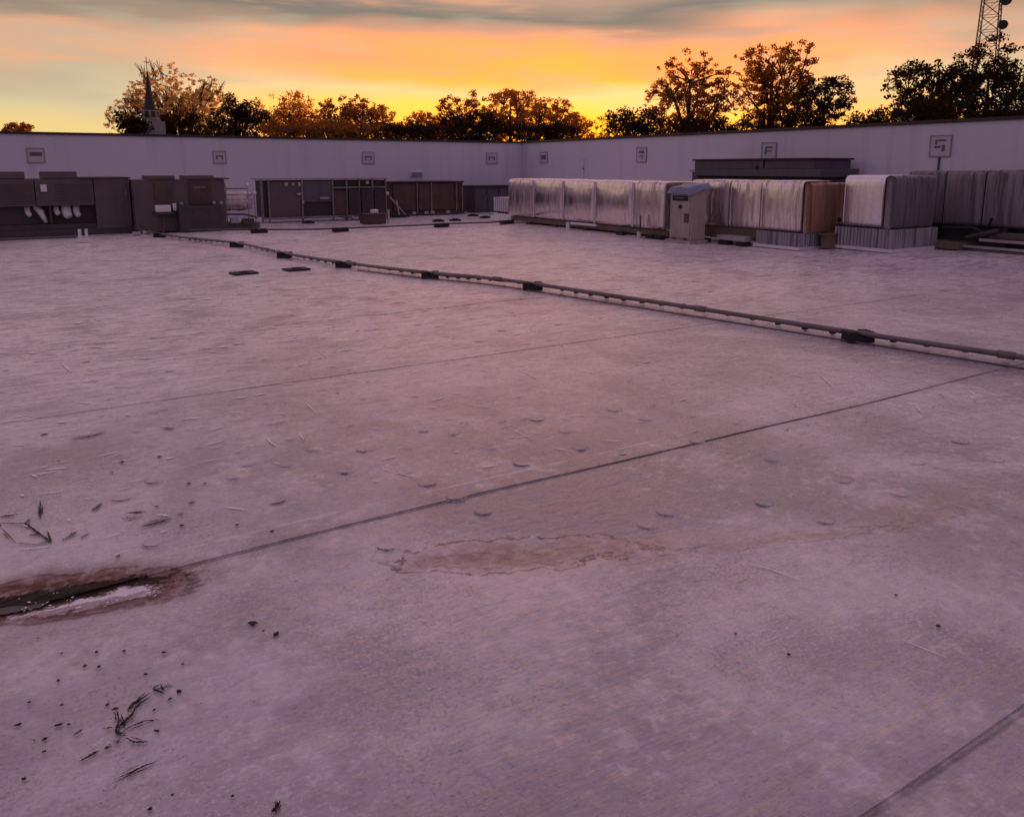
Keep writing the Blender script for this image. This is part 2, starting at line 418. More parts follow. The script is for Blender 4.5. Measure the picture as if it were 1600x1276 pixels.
def leaf_material(name, base, trans):
    m = bpy.data.materials.new(name); m.use_nodes = True
    t = NT(m.node_tree); nt = m.node_tree; nt.nodes.clear()
    out = t.n('ShaderNodeOutputMaterial'); d = t.n('ShaderNodeBsdfDiffuse'); tr = t.n('ShaderNodeBsdfTranslucent'); mx = t.n('ShaderNodeMixShader')
    p = t.n('ShaderNodeTexCoord').outputs['Object']
    n = t.noise(p, 1.2, 3, .6)
    c = t.ramp(n, [(.3, tuple(x * .55 for x in base)), (.7, tuple(x * 1.4 for x in base))])
    t.put(d.inputs[0], c); t.put(tr.inputs[0], t.mix(1.0, c, trans, 'MULTIPLY'))
    mx.inputs[0].default_value = .6
    nt.links.new(d.outputs[0], mx.inputs[1]); nt.links.new(tr.outputs[0], mx.inputs[2]); nt.links.new(mx.outputs[0], out.inputs[0])
    return m
M['leaf_gold'] = leaf_material('autumn_leaf_gold', (.30, .16, .045), (2.3, 1.6, .8))
M['leaf_rust'] = leaf_material('autumn_leaf_rust', (.18, .095, .032), (2.3, 1.5, .8))
M['leaf_pale'] = leaf_material('autumn_leaf_pale', (.48, .33, .15), (1.8, 1.5, .9))
M['leaf_dark'] = leaf_material('evergreen_leaf', (.036, .022, .012), (1.3, 1.0, .5))

# ------------------------------------------------------------------ the roof
WX, WY, WT = 18.27, 29.02, 2.66      # inner faces and height of the two parapets
X0, Y0 = -26.0, -10.8

roof = MB().box(X0, WX + .25, Y0, WY + .25, -7.0, -.16).build('roof', M['sign'])
roof['kind'] = 'structure'
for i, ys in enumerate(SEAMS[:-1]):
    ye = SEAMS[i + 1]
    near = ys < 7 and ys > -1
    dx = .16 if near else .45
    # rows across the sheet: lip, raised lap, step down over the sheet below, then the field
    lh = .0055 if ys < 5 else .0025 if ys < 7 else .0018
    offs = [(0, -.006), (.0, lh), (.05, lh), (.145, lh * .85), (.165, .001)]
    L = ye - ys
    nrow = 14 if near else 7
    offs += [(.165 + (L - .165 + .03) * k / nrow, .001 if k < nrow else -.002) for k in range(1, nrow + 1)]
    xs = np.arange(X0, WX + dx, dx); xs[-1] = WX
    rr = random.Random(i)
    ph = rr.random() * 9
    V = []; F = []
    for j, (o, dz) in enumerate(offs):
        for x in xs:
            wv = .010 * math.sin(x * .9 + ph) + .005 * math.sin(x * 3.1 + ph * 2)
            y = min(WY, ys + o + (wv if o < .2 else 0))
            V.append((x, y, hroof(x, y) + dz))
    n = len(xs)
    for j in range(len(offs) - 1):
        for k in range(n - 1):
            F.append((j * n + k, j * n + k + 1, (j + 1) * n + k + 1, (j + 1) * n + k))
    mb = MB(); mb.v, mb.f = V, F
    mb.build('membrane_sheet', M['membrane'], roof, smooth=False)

# surrounding ground far below
gm = MB(); N = 48
gm.v = [(0, 0, -7.0)] + [(1500 * math.cos(2 * math.pi * k / N), 1500 * math.sin(2 * math.pi * k / N), -7.0) for k in range(N)]
gm.f = [(0, k + 1, (k + 1) % N + 1) for k in range(N)]
ground = gm.build('ground', M['grass']); ground['kind'] = 'structure'

# fastener plates telegraphing through the membrane
plate = MB(); n = 14
prof = [(1.0, 0), (.80, .6), (.62, .9), (.42, .70), (0.001, .55)]
for r_, z_ in prof:
    for k in range(n): plate.v.append((.056 * r_ * math.cos(2 * math.pi * k / n), .056 * r_ * math.sin(2 * math.pi * k / n), .008 * z_ - .0008))
for i in range(len(prof) - 1):
    for k in range(n): plate.f.append((i * n + k, i * n + (k + 1) % n, (i + 1) * n + (k + 1) % n, (i + 1) * n + k))
pm = bpy.data.meshes.new('fastener_plate'); pm.from_pydata(plate.v, [], plate.f); pm.materials.append(M['membrane'])
pm.polygons.foreach_set('use_smooth', [True] * len(pm.polygons))
PL = [(419, 662), (453, 685), (492, 702), (570, 702), (447, 726), (630, 738), (667, 755), (662, 672), (709, 677), (764, 699), (816, 724), (431, 782), (712, 777),
      (755, 799), (606, 852), (883, 674), (839, 655), (540, 736), (241, 847), (213, 803), (242, 751), (192, 777), (385, 724), (365, 745), (1012, 820), (1042, 800),
      (1205, 718), (1194, 786), (1289, 813), (1429, 722), (1553, 718), (1316, 750), (1406, 772), (960, 640), (1010, 655), (905, 700), (1090, 690), (1150, 660), (1500, 690)]
pts = [g(*p) for p in PL]
for r_ in range(3):                       # the regular rows carry on over the farther sheets
    for k in range(16):
        pts.append((-1.5 + k * .62 + rnd.uniform(-.06, .06), 6.9 + r_ * .75 + rnd.uniform(-.05, .05)))
base_mesh_coords = None
for x, y in pts:
    o = bpy.data.objects.new('fastener_plate', pm); col.objects.link(o); o.parent = roof
    o.location = (x, y, hroof(x, y) + .001); o.rotation_euler = (rnd.uniform(-.03, .03), rnd.uniform(-.03, .03), rnd.uniform(0, 6))
    s_ = rnd.uniform(.85, 1.12); o.scale = (s_, s_ * rnd.uniform(.85, 1.1), rnd.uniform(.7, 1.3))

# ---- marks on the roof
def stroke(mb, pts, w, taper=True, dz=.0085, seed=0, rag=.35):
    """ragged flat smear along roof points (x, y); w in metres"""
    rr = random.Random(seed); P = [Vector((p[0], p[1])) for p in pts]
    dense = []
    for a, b in zip(P[:-1], P[1:]):
        m = max(2, int((b - a).length / (w * .8)))
        dense += [a.lerp(b, k / m) for k in range(m)]
    dense.append(P[-1]); n = len(dense); L = []; Rr = []
    for i, p in enumerate(dense):
        t = (dense[min(i + 1, n - 1)] - dense[max(i - 1, 0)])
        t = t.normalized() if t.length > 0 else Vector((1, 0))
        nn = Vector((-t.y, t.x)); u = i / max(1, n - 1)
        ww = w * .5 * ((math.sin(math.pi * min(.97, max(.06, u))) ** .6) if taper else 1)
        a = p + nn * ww * (1 + rr.uniform(-rag, rag)); b = p - nn * ww * (1 + rr.uniform(-rag, rag))
        L.append((a.x, a.y, hroof(a.x, a.y) + dz)); Rr.append((b.x, b.y, hroof(b.x, b.y) + dz))
    mb.add(L + Rr, [(n + i, n + i + 1, i + 1, i) for i in range(n - 1)])

def dab(mb, c, r, seed=0, dz=.0085, asp=1.0, n=11):
    rr = random.Random(seed); a0 = rr.random() * 6
    rad = [r * rr.uniform(.6, 1.25) for _ in range(n)]
    vs_ = []
    for k in range(n):
        a = 2 * math.pi * k / n; x = rad[k] * math.cos(a) * asp; y = rad[k] * math.sin(a)
        x, y = x * math.cos(a0) - y * math.sin(a0), x * math.sin(a0) + y * math.cos(a0)
        vs_.append((c[0] + x, c[1] + y, hroof(c[0] + x, c[1] + y) + dz))
    mb.add(vs_, [tuple(range(n))])

def mpp(px, py):
    a = g(px - 2, py); b = g(px + 2, py)
    return math.hypot(a[0] - b[0], a[1] - b[1]) / 4

TAR = [([(165, 676), (144, 683), (112, 688)], 4), ([(63, 784), (63, 812)], 4), ([(160, 788), (144, 801)], 4), ([(269, 811), (240, 820), (218, 825)], 5),
       ([(288, 803), (277, 807)], 3), ([(0, 809), (29, 805)], 4), ([(-6, 819), (40, 820), (61, 836), (80, 847), (53, 853), (27, 853)], 5), ([(40, 820), (46, 812)], 3),
       ([(123, 832), (96, 848)], 4), ([(140, 835), (124, 844)], 3), ([(188, 868), (183, 874)], 4), ([(73, 831), (81, 848)], 3), ([(272, 671), (253, 672)], 4),
       ([(229, 801), (197, 804)], 3), ([(306, 785), (293, 789)], 3), ([(60, 838), (44, 838)], 3),
       ([(252, 1072), (239, 1079), (257, 1086)], 5), ([(268, 1073), (244, 1081)], 4), ([(234, 1086), (210, 1102), (200, 1115)], 8), ([(184, 1115), (186, 1131), (181, 1148), (197, 1149)], 7),
       ([(210, 1118), (194, 1131), (184, 1139)], 5), ([(222, 1096), (206, 1120), (192, 1136)], 3), ([(247, 1128), (226, 1129), (205, 1138), (189, 1149)], 4),
       ([(197, 1156), (210, 1163), (232, 1163)], 5), ([(189, 1158), (178, 1165)], 4), ([(173, 1170), (163, 1173)], 6), ([(155, 1177), (137, 1186), (126, 1191)], 5),
       ([(131, 1141), (114, 1153)], 3), ([(178, 1222), (202, 1211), (223, 1201), (247, 1192)], 6), ([(437, 1255), (430, 1274)], 8), ([(176, 1140), (160, 1141)], 3)]
DOTS = [(280, 1083, 4), (266, 1095, 3), (228, 1056, 3), (194, 1020, 3), (151, 1021, 3), (133, 1043, 3), (155, 1044, 3.4), (97, 1023, 2.6), (91, 1066, 2.6), (97, 1104, 3), (46, 1100, 2.6),
        (29, 1135, 4), (92, 1136, 4), (108, 1135, 3), (70, 1158, 4), (70, 1177, 3), (38, 1220, 4), (181, 1110, 4), (168, 1104, 3), (241, 1112, 2.5), (245, 1145, 3), (364, 1247, 3),
        (270, 1245, 3), (256, 1022, 3), (286, 1040, 2), (396, 976, 6), (432, 993, 5), (412, 988, 2.5), (235, 1267, 4), (69, 680, 4), (425, 832, 2.5), (1149, 993, 2.4), (1232, 1025, 2.6),
        (1400, 932, 2.2), (1465, 980, 4), (175, 740, 2), (250, 715, 3), (190, 723, 3), (295, 757, 3), (320, 757, 2), (245, 793, 2.5), (284, 823, 3), (370, 822, 3), (60, 1000, 1.6), (92, 722, 2)]
for i, (l, w) in enumerate(TAR):
    mb = MB(); sc_ = mpp(*l[0]); rr_ = random.Random(50 + i)
    stroke(mb, [g(*p) for p in l], w * sc_ * .60, seed=i, rag=.85)
    for k in range(8):                    # dragged bristle lines beside it
        j_ = w * .9; u0, u1 = sorted((rr_.random(), rr_.random())); dx_, dy_ = rr_.uniform(-j_, j_), rr_.uniform(-j_, j_) * .7
        q_ = [(px + dx_, py + dy_) for px, py in l]; a_, b_ = Vector(q_[0]), Vector(q_[-1])
        if len(q_) > 2 and k < len(q_) - 1: stroke(mb, [g(*p) for p in q_[k:k + 2]], w * sc_ * .30, seed=i * 11 + k, rag=.9)
        elif u1 - u0 > .15: stroke(mb, [g(*a_.lerp(b_, u0)), g(*a_.lerp(b_, u1))], w * sc_ * .30, seed=i * 11 + k, rag=.9)
    mb.build('tar_smear', M['tar'], roof)
mb = MB()
for i, (x, y, r) in enumerate(DOTS): dab(mb, g(x, y), r * mpp(x, y), seed=i, asp=rnd.uniform(1, 1.6))
for i in range(90):
    x, y = rnd.gauss(170, 110), rnd.gauss(1120, 80)
    if y < 1276: dab(mb, g(x, y), rnd.uniform(.5, 1.3) * mpp(x, y), seed=200 + i)
dots = mb.build('tar_spots', M['tar'], roof); dots['kind'] = 'stuff'
SC = [([(98, 569), (111, 582)], 5), ([(202, 447), (233, 444)], 3), ([(158, 453), (190, 451)], 3), ([(341, 513), (364, 511)], 3), ([(493, 547), (513, 559)], 3), ([(414, 685), (434, 700)], 4),
      ([(477, 630), (494, 646)], 3), ([(806, 576), (842, 593)], 2.5), ([(731, 633), (781, 640)], 3), ([(550, 594), (573, 600)], 2.5), ([(794, 669), (833, 688)], 2),
      ([(1167, 881), (1200, 890), (1262, 912)], 4), ([(1409, 1002), (1479, 1030)], 3), ([(1278, 584), (1304, 607)], 3), ([(1387, 604), (1422, 597)], 3), ([(467, 679), (475, 688)], 2.5),
      ([(860, 520), (905, 514)], 3), ([(1240, 586), (1256, 590)], 2.5), ([(1430, 635), (1442, 648)], 3), ([(1510, 610), (1524, 618)], 3), ([(420, 511), (430, 513)], 4)]
mb = MB()
for i, (l, w) in enumerate(SC): stroke(mb, [g(*p) for p in l], w * mpp(*l[0]) * .6, seed=i)
dk = MB()
for i, (x, y) in enumerate(pts):           # shade crescent painted on the near side of each fastener plate
    a0 = math.atan2(-y, -x); rr_ = .052 * rnd.uniform(.9, 1.1)
    stroke(dk, [(x + rr_ * math.cos(a0 + k * .3), y + rr_ * math.sin(a0 + k * .3)) for k in range(-rnd.randint(1, 5), rnd.randint(2, 6))], rnd.uniform(.004, .010), seed=3000 + i, dz=.0078, rag=.7)
for i in range(660):
    px = rnd.uniform(-20, 1620); py = 400 + (rnd.random() ** 1.4) * (480 if i % 3 else 330)
    x, y = g(px, py); L = rnd.uniform(.03, .14) * (.6 + y / 12); w_ = rnd.uniform(.005, .012) * (.6 + y / 12)
    if y < 3.6 and i % 3: continue
    if i % 3:
        a = rnd.choice([rnd.gauss(0, .15), rnd.gauss(-.75, .3)])
        stroke(mb, [(x, y), (x + L * math.cos(a), y + L * math.sin(a))], w_ * (1.15 + min(1.6, max(0, y - 4) / 3)), seed=900 + i, dz=.0072, rag=.6)
    else:                                   # dark heel crescents
        a = rnd.uniform(-.5, .3); L *= .6
        stroke(dk, [(x, y), (x + L * .5 * math.cos(a), y + L * .5 * math.sin(a) - L * .12), (x + L * math.cos(a), y + L * math.sin(a))], w_ * .8, seed=900 + i, dz=.0072, rag=.6)
o = dk.build('heel_and_shade_marks', M['heel_shade'], roof); o['kind'] = 'stuff'
o = mb.build('scuff_marks', M['scuff'], roof); o['kind'] = 'stuff'

# ---- puddle: standing water and pale crumbs in the hollow on the left
def patch(name, pxs, m, dz, parent, seed, ragm=.012, sub=5):
    rr = random.Random(seed); P = [Vector(g(*p)) for p in pxs]; Q = []
    for i, a in enumerate(P):
        b = P[(i + 1) % len(P)]
        for k in range(sub):
            q = a.lerp(b, k / sub) + Vector((rr.uniform(-ragm, ragm), rr.uniform(-ragm, ragm) * .7)); Q.append(q)
    bm = bmesh.new()
    f = bm.faces.new([bm.verts.new((q.x, q.y, 0)) for q in Q])
    bmesh.ops.triangulate(bm, faces=[f])
    bmesh.ops.subdivide_edges(bm, edges=bm.edges[:], cuts=2, use_grid_fill=True)
    for v in bm.verts: v.co.z = hroof(v.co.x, v.co.y) + dz
    bmesh.ops.recalc_face_normals(bm, faces=bm.faces[:])
    for f in bm.faces:
        if f.normal.z < 0: f.normal_flip()
    me = bpy.data.meshes.new(name); bm.to_mesh(me); bm.free()
    return obj(name, me, m, parent)

water = bpy.data.materials.new('ponded_water'); water.use_nodes = True
wb_ = water.node_tree.nodes['Principled BSDF']; wb_.inputs['Base Color'].default_value = (.012, .009, .008, 1); wb_.inputs['Roughness'].default_value = .06
pud = patch('water', [(-90, 966), (-50, 960), (0, 953), (40, 949), (78, 943), (60, 952), (20, 960), (-40, 968)], water, .0085, None, 3, .007, 6)
pud['kind'] = 'structure'
pale_bits = MB()
for i in range(36):
    u = rnd.random(); px = 20 + 225 * u; py = 956 - 27 * u + rnd.gauss(0, 9)
    dab(pale_bits, g(px, py), rnd.uniform(.002, .005), seed=i, dz=.0145, asp=1.6, n=7)
o = pale_bits.build('pale_crumbs', M['scuff'], roof); o['kind'] = 'stuff'

# ------------------------------------------------------------------ parapet walls
def parapet(name, label, box, cop, strips):
    t = thing(name, label, 'wall', (box[0], box[2], 0))
    bx(t, 'wall_face', M['wall'], *box)
    for c in cop: bx(t, 'coping', M['coping'], *c)
    for s_ in strips: bx(t, 'panel_joint', M['wall'], *s_)
cl = [(-26 + k * 3.06, -26 + (k + 1) * 3.06 - .012, WY - .05, WY + .32, WT, WT + .075) for k in range(14)]
cl.append((-26 + 14 * 3.06, WX + .30, WY - .05, WY + .32, WT, WT + .075))
parapet('parapet_wall', 'long pale parapet wall behind the brown rooftop units on the left', (X0, WX, WY, WY + .25, -.15, WT), cl, [])
cr = [(WX - .05, WX + .32, Y0 + k * 3.05, Y0 + (k + 1) * 3.05 - .012, WT + .001, WT + .076) for k in range(12)]
cr.append((WX - .05, WX + .32, Y0 + 12 * 3.05, WY - .052, WT + .001, WT + .076))
parapet('parapet_wall', 'long pale parapet wall behind the foil wrapped ducts on the right', (WX, WX + .25, Y0, WY + .25, -.15, WT - .002), cr, [])

# ------------------------------------------------------------------ wall signs
def sign(loc, facing, w, h, label, marks, stem=0):
    """facing 'y': hangs on the far wall, 'x': on the right wall; marks are bars (x0, x1, z0, z1) in panel fractions"""
    t = thing('wall_sign', label, 'sign', loc, 'square signs along the parapet walls', 0 if facing == 'y' else -math.pi / 2)
    def b(name, m, x0, x1, z0, z1, d0, d1, par=t): return MB().box(x0, x1, -d1, -d0, z0, z1).build(name, m, par)
    b('panel', M['sign'], -w / 2, w / 2, -h / 2, h / 2, .004, .022)
    fw = .028
    for a in ((-w / 2, w / 2, h / 2, h / 2 + fw), (-w / 2, w / 2, -h / 2 - fw, -h / 2), (-w / 2 - fw, -w / 2, -h / 2 - fw, h / 2 + fw), (w / 2, w / 2 + fw, -h / 2 - fw, h / 2 + fw)):
        b('frame_bar', M['signframe'], *a, .003, .030)
    for q in marks:
        b('mark', M['signdark'], (q[0] - .5) * w, (q[1] - .5) * w, (q[2] - .5) * h, (q[3] - .5) * h, .024, .027)
    if stem:
        b('stem', M['conduit'], -.02, .02, -h / 2 - stem, -h / 2 - fw - .002, .004, .04)
F5 = [(.22, .34, .60, .86), (.36, .78, .74, .84), (.20, .52, .40, .52), (.58, .74, .22, .56)]
EB = [(.22, .78, .68, .78), (.22, .34, .25, .67), (.36, .74, .44, .53)]
BAR = [(.25, .80, .62, .78), (.30, .42, .30, .48), (.55, .70, .28, .46)]
SM = [(.2, .8, .55, .66), (.2, .32, .3, .54), (.68, .8, .3, .54)]
sign((.50, WY, 2.02), 'y', .42, .40, 'faint square sign on the left wall, nearest the left edge of the photo', [(.12, .9, .45, .75)])
sign((5.95, WY, 2.0), 'y', .38, .38, 'faint square sign on the left wall above the silver tank unit', SM)
sign((11.37, WY, 2.01), 'y', .44, .40, 'square sign on the left wall above the dark open coil rack', SM)
sign((16.79, WY, 2.03), 'y', .48, .40, 'square sign on the left wall nearest to the corner', SM)
sign((WX, 27.32, 2.05), 'x', .50, .38, 'small dim square sign on the right wall nearest to the corner', [(.15, .85, .3, .75)])
sign((WX, 21.29, 2.08), 'x', .48, .46, 'square sign with one dark bar on right wall above the long pale duct', BAR)
sign((WX, 15.8, 2.12), 'x', .48, .42, 'square sign just above the flat blue grey unit', EB)
sign((WX, 10.8, 2.14), 'x', .46, .44, 'large square sign on a thin stem at the right end of the wall', F5, .75)

# ------------------------------------------------------------------ left row of brown units
def hz(x, y): return hroof(x, y)
Zl = -.09
# big unit reaching out of the left edge
t = thing('rooftop_unit', 'big brown rooftop unit with a dark open bay at the left edge', 'rooftop unit', (-.5, 24.5, Zl))
zb = Zl
bx(t, 'body', M['brown'], -4.2, 2.50, 24.30, 26.0, zb + .16, 1.36)
for a, b in ((-4.2, -2.62), (-2.60, -1.02), (-1.00, .30), (.32, 1.64)):
    bx(t, 'panel', M['brown'], a, b, 23.84, 24.30, .68, 1.365)
bx(t, 'panel', M['brown'], 1.66, 2.505, 23.82, 24.30, zb + .17, 1.37)
bx(t, 'bay_floor', M['darkm'], -4.2, 1.65, 23.86, 24.30, zb + .16, .20)
for a, b in ((-1.15, .12), (.46, 1.29)):
    h_ = bx(t, 'hood', M['brown'], a, b, 23.86, 25.2, 1.371, 1.55, .02)
bx(t, 'top_trim', M['darkm'], 1.30, 2.55, 23.78, 26.0, 1.372, 1.40)
bx(t, 'base_rail', M['darkm'], -4.2, 2.52, 23.80, 24.0, zb + .02, zb + .155)
tb = TB(t); tb.box(.44, .58, 23.79, 23.838, 1.04, 1.22, .008); tb.build('meter_box', M['white'])
for i, (x, w, z0, z1) in enumerate(((.10, .07, .42, .66), (.74, .075, .44, .64), (.98, .12, .36, .655), (1.21, .085, .38, .655))):
    q = TB(t); q.tube([(x, 24.08, .675), (x, 24.06, z0 + .12), (x + .03, 24.0, z0 + .04), (x + .05, 23.97, z0)], [w, w, w * .9, w * .6], 10); q.build('white_hose', M['white'], None, True)
q = TB(t); q.tube([(.28, 24.1, .67), (.40, 24.05, .5), (.50, 24.0, .24)], [.08, .085, .05], 10); q.build('white_hose', M['white'], None, True)
for a_, b_ in ((-.96, .26), (.78, 1.58)):
    for k in range(9): bx(t, 'louvre_slat', M['brown'], a_, b_, 23.815, 23.838, .76 + k * .058, .79 + k * .058)
for x in (-1.06, .36, 2.40): bx(t, 'handle', M['frame'], x, x + .025, 23.79, 23.818, .92, 1.06)
bx(t, 'bay_divider', M['darkm'], .58, .64, 23.9, 24.29, .21, .67)

t = thing('rooftop_unit', 'brown rooftop unit with two caps and a dark lower cabinet, where the long pipe ends', 'rooftop unit', (3.7, 24, Zl))
bx(t, 'body', M['brown'], 2.54, 4.86, 23.30, 25.6, Zl + .05, 1.33)
for a, b in ((2.92, 3.58), (3.90, 4.58)):
    bx(t, 'cap', M['brown'], a, b, 23.26, 24.6, 1.332, 1.44, .015)
bx(t, 'top_trim', M['darkm'], 4.60, 4.98, 23.2, 25.6, 1.334, 1.37)
bx(t, 'coil_panel', M['tan'], 3.04, 3.50, 23.255, 23.298, .74, 1.28)
for k in range(9): bx(t, 'slat', M['tan'], 3.06, 3.48, 23.235, 23.254, .76 + k * .057, .79 + k * .057)
bx(t, 'access_panel', M['rust'], 3.92, 4.48, 23.25, 23.298, .66, 1.30, .01)
bx(t, 'name_plate', M['frame'], 4.02, 4.36, 23.235, 23.249, 1.10, 1.14)
bx(t, 'lower_cabinet', M['darkm'], 3.56, 4.66, 22.85, 23.298, Zl + .02, .62, .015)
bx(t, 'white_box', M['white'], 3.02, 3.40, 23.05, 23.298, .48, .66, .02)
bx(t, 'white_cap', M['white'], 3.46, 3.55, 23.12, 23.298, .50, .70, .02)
bx(t, 'bracket', M['darkm'], 2.98, 3.50, 23.08, 23.298, .41, .478)
q = TB(t); q.tube([(3.2, 23.2, .41), (3.22, 23.15, .2), (3.18, 23.15, Zl + .02)], .02); q.build('drain_pipe', M['conduit'])
for x in (3.7, 4.55, 4.74):
    q = TB(t); q.tube([(x, 23.24, .69), (x, 23.298, .69)], .045, 10); q.build('knob', M['wdull'])

t = thing('tank_unit', 'silver ribbed tank unit with white ball topped posts beside the brown unit', 'tank', (5.3, 24, Zl))
q = TB(t)
prof = [(4.86, .20), (4.90, .27), (5.08, .285), (5.10, .27), (5.28, .27), (5.30, .285), (5.5, .285), (5.52, .27), (5.66, .26), (5.70, .19)]
q.tube([(x, 23.85, .70) for x, _ in prof], [r for _, r in prof], 18); q.build('tank', M['silver'], None, True)
for k in range(4):
    q = TB(t); z = .50 + k * .13; q.tube([(4.84, 23.555 + abs(z - .70) * .5, z), (5.72, 23.555 + abs(z - .70) * .5, z)], .018, 8); q.build('rail', M['wdull'])
for x, y, z in ((4.95, 23.6, 1.16), (5.56, 23.6, 1.16), (5.73, 23.55, .93), (4.80, 23.55, .92)):
    q = TB(t); q.tube([(x, y, Zl + .02), (x, y, z - .04)], .018, 8); q.build('post', M['wdull'])
    q = TB(t); q.ball((x, y, z), .062); q.build('ball_cap', M['white'], None, True)
bx(t, 'top_bar', M['frame'], 4.95, 5.56, 23.585, 23.615, 1.04, 1.08)
bx(t, 'skid', M['conduit'], 4.72, 5.82, 23.45, 24.3, Zl + .02, .10)
bx(t, 'valve_box', M['wdull'], 4.98, 5.22, 23.30, 23.449, .10, .26, .01)
bx(t, 'valve_box', M['rust'], 5.3, 5.62, 23.28, 23.449, .06, .22, .01)
q = TB(t); q.tube([(4.8, 23.4, .36), (5.4, 23.38, .34), (5.75, 23.4, .24)], .03, 8); q.build('hose', M['conduit'])

# open rack of dark coils
t = thing('coil_rack', 'long dark coil rack with a light metal frame in front of the left wall', 'coil rack', (8.3, 25.8, Zl))
bx(t, 'coil_core', M['coil'], 6.52, 10.58, 25.62, 26.6, .08, 1.24)
for x in (6.44, 6.66, 7.72, 8.74, 9.22, 9.66, 10.12, 10.6):
    bx(t, 'post', M['frame'], x - .025, x + .025, 25.52, 25.60, Zl + .02, 1.27)
bx(t, 'top_rail', M['frame'], 6.40, 10.66, 25.50, 26.65, 1.275, 1.30)
bx(t, 'mid_rail', M['frame'], 8.72, 10.62, 25.49, 25.518, .98, 1.03)
bx(t, 'base_rail', M['frame'], 6.40, 10.66, 25.49, 25.518, .02, .08)
bx(t, 'panel', M['brown'], 6.70, 7.70, 25.56, 25.60, .10, 1.20)
bx(t, 'panel', M['bluegrey'], 7.75, 8.72, 25.56, 25.60, .55, 1.22)
bx(t, 'panel', M['rust'], 8.77, 9.20, 25.55, 25.60, .12, .90)
for x, w in ((9.26, .36), (9.70, .38), (10.16, .40)):
    bx(t, 'coil_column', M['coil'], x, x + w, 25.44, 25.515, .10, .94)
for x, z, w, hh in ((7.20, 1.13, .12, .11), (7.42, 1.13, .07, .09), (7.62, 1.12, .07, .13), (7.60, .82, .14, .06), (8.42, .67, .30, .06), (9.92, 1.16, .10, .10), (10.55, .82, .07, .10), (7.72, .56, .06, .10)):
    bx(t, 'junction_box', M['wdull'], x - w / 2, x + w / 2, 25.44, 25.488, z - hh / 2, z + hh / 2, .008)
for x in (8.9, 9.1, 9.5):
    q = TB(t); q.tube([(x, 25.40, .10), (x + .1, 25.36, .04), (x + .25, 25.4, Zl + .06)], .03, 8); q.build('pipe_elbow', M['conduit'])

a = g(588, 350)
t = thing('small_box', 'low red brown box with a white cap in front of the coil rack', 'box', (a[0], a[1] + .2, Zl))
bx(t, 'body', M['rust'], a[0] - .36, a[0] + .34, a[1], a[1] + .5, Zl + .01, .20, .015)
bx(t, 'lid', M['rust'], a[0] - .39, a[0] + .37, a[1] - .03, a[1] + .53, .202, .235)
bx(t, 'white_cap', M['white'], a[0] - .08, a[0] + .13, a[1] + .1, a[1] + .3, .237, .36, .03)
bx(t, 'side_post', M['wdull'], a[0] + .40, a[0] + .45, a[1], a[1] + .06, Zl, .36)

t = thing('condenser', 'red brown panelled condenser at the left wall, right of the coil rack', 'condenser', (12.9, 27.4, Zl))
bx(t, 'body', M['rust'], 11.15, 14.36, 27.06, 28.3, .02, 1.10)
for a_, b_ in ((11.5, 12.38), (12.50, 13.0), (13.04, 13.98)):
    bx(t, 'panel', M['rust'], a_, b_, 27.0, 27.058, .10, 1.06, .008)
for x in (12.44, 13.02, 14.06, 14.32):
    bx(t, 'post', M['frame'], x - .022, x + .022, 26.97, 27.0, Zl + .02, 1.10)
bx(t, 'top_rim', M['coping'], 11.12, 14.40, 26.96, 28.32, 1.102, 1.15)
bx(t, 'base_rail', M['darkm'], 11.12, 14.40, 26.96, 27.2, Zl + .01, .018)
for x in (12.2, 12.7, 12.95, 13.6): bx(t, 'foot_block', M['wdull'], x, x + .14, 26.9, 26.958, -.04, .06)
q = TB(t)
for a_, b_ in (((11.2, 26.6, .62), (11.75, 26.5, Zl + .05)), ((11.45, 26.6, .50), (11.5, 26.5, Zl + .05))): q.tube([a_, b_], .025, 8)
q.build('brace', M['wdull'])
q = TB(t); q.ball((11.1, 26.6, .74), .07); q.build('lamp_cap', M['white'], None, True)
bx(t, 'foot', M['black'], 11.2, 11.8, 26.35, 26.7, Zl + .005, Zl + .07)

t = thing('wall_vent', 'small flat louvre vent on the left wall above the red brown condenser', 'vent', (13.4, WY, 1.42))
bx(t, 'frame', M['wall'], 13.08, 13.62, WY - .08, WY - .004, 1.30, 1.50, .01)
for k in range(4): bx(t, 'slat', M['bluegrey'], 13.12, 13.58, WY - .095, WY - .082, 1.33 + k * .04, 1.345 + k * .04)

t = thing('dark_cabinet', 'plain dark cabinet with overhanging lid near the wall corner', 'cabinet', (16, 27.9, Zl))
bx(t, 'body', M['bluegrey'], 15.16, 17.0, 27.55, 28.5, Zl + .03, .88)
bx(t, 'lid', M['coping'], 15.10, 17.05, 27.48, 28.55, .882, .95)
for x in (15.18, 15.72, 16.26):
    bx(t, 'door', M['bluegrey'], x, x + .50, 27.515, 27.548, .02, .84, .006)
q = TB(t); q.tube([(15.5, 27.4, .30), (15.62, 27.42, .52), (15.7, 27.45, .56)], .02, 6); q.build('hose', M['wood'])

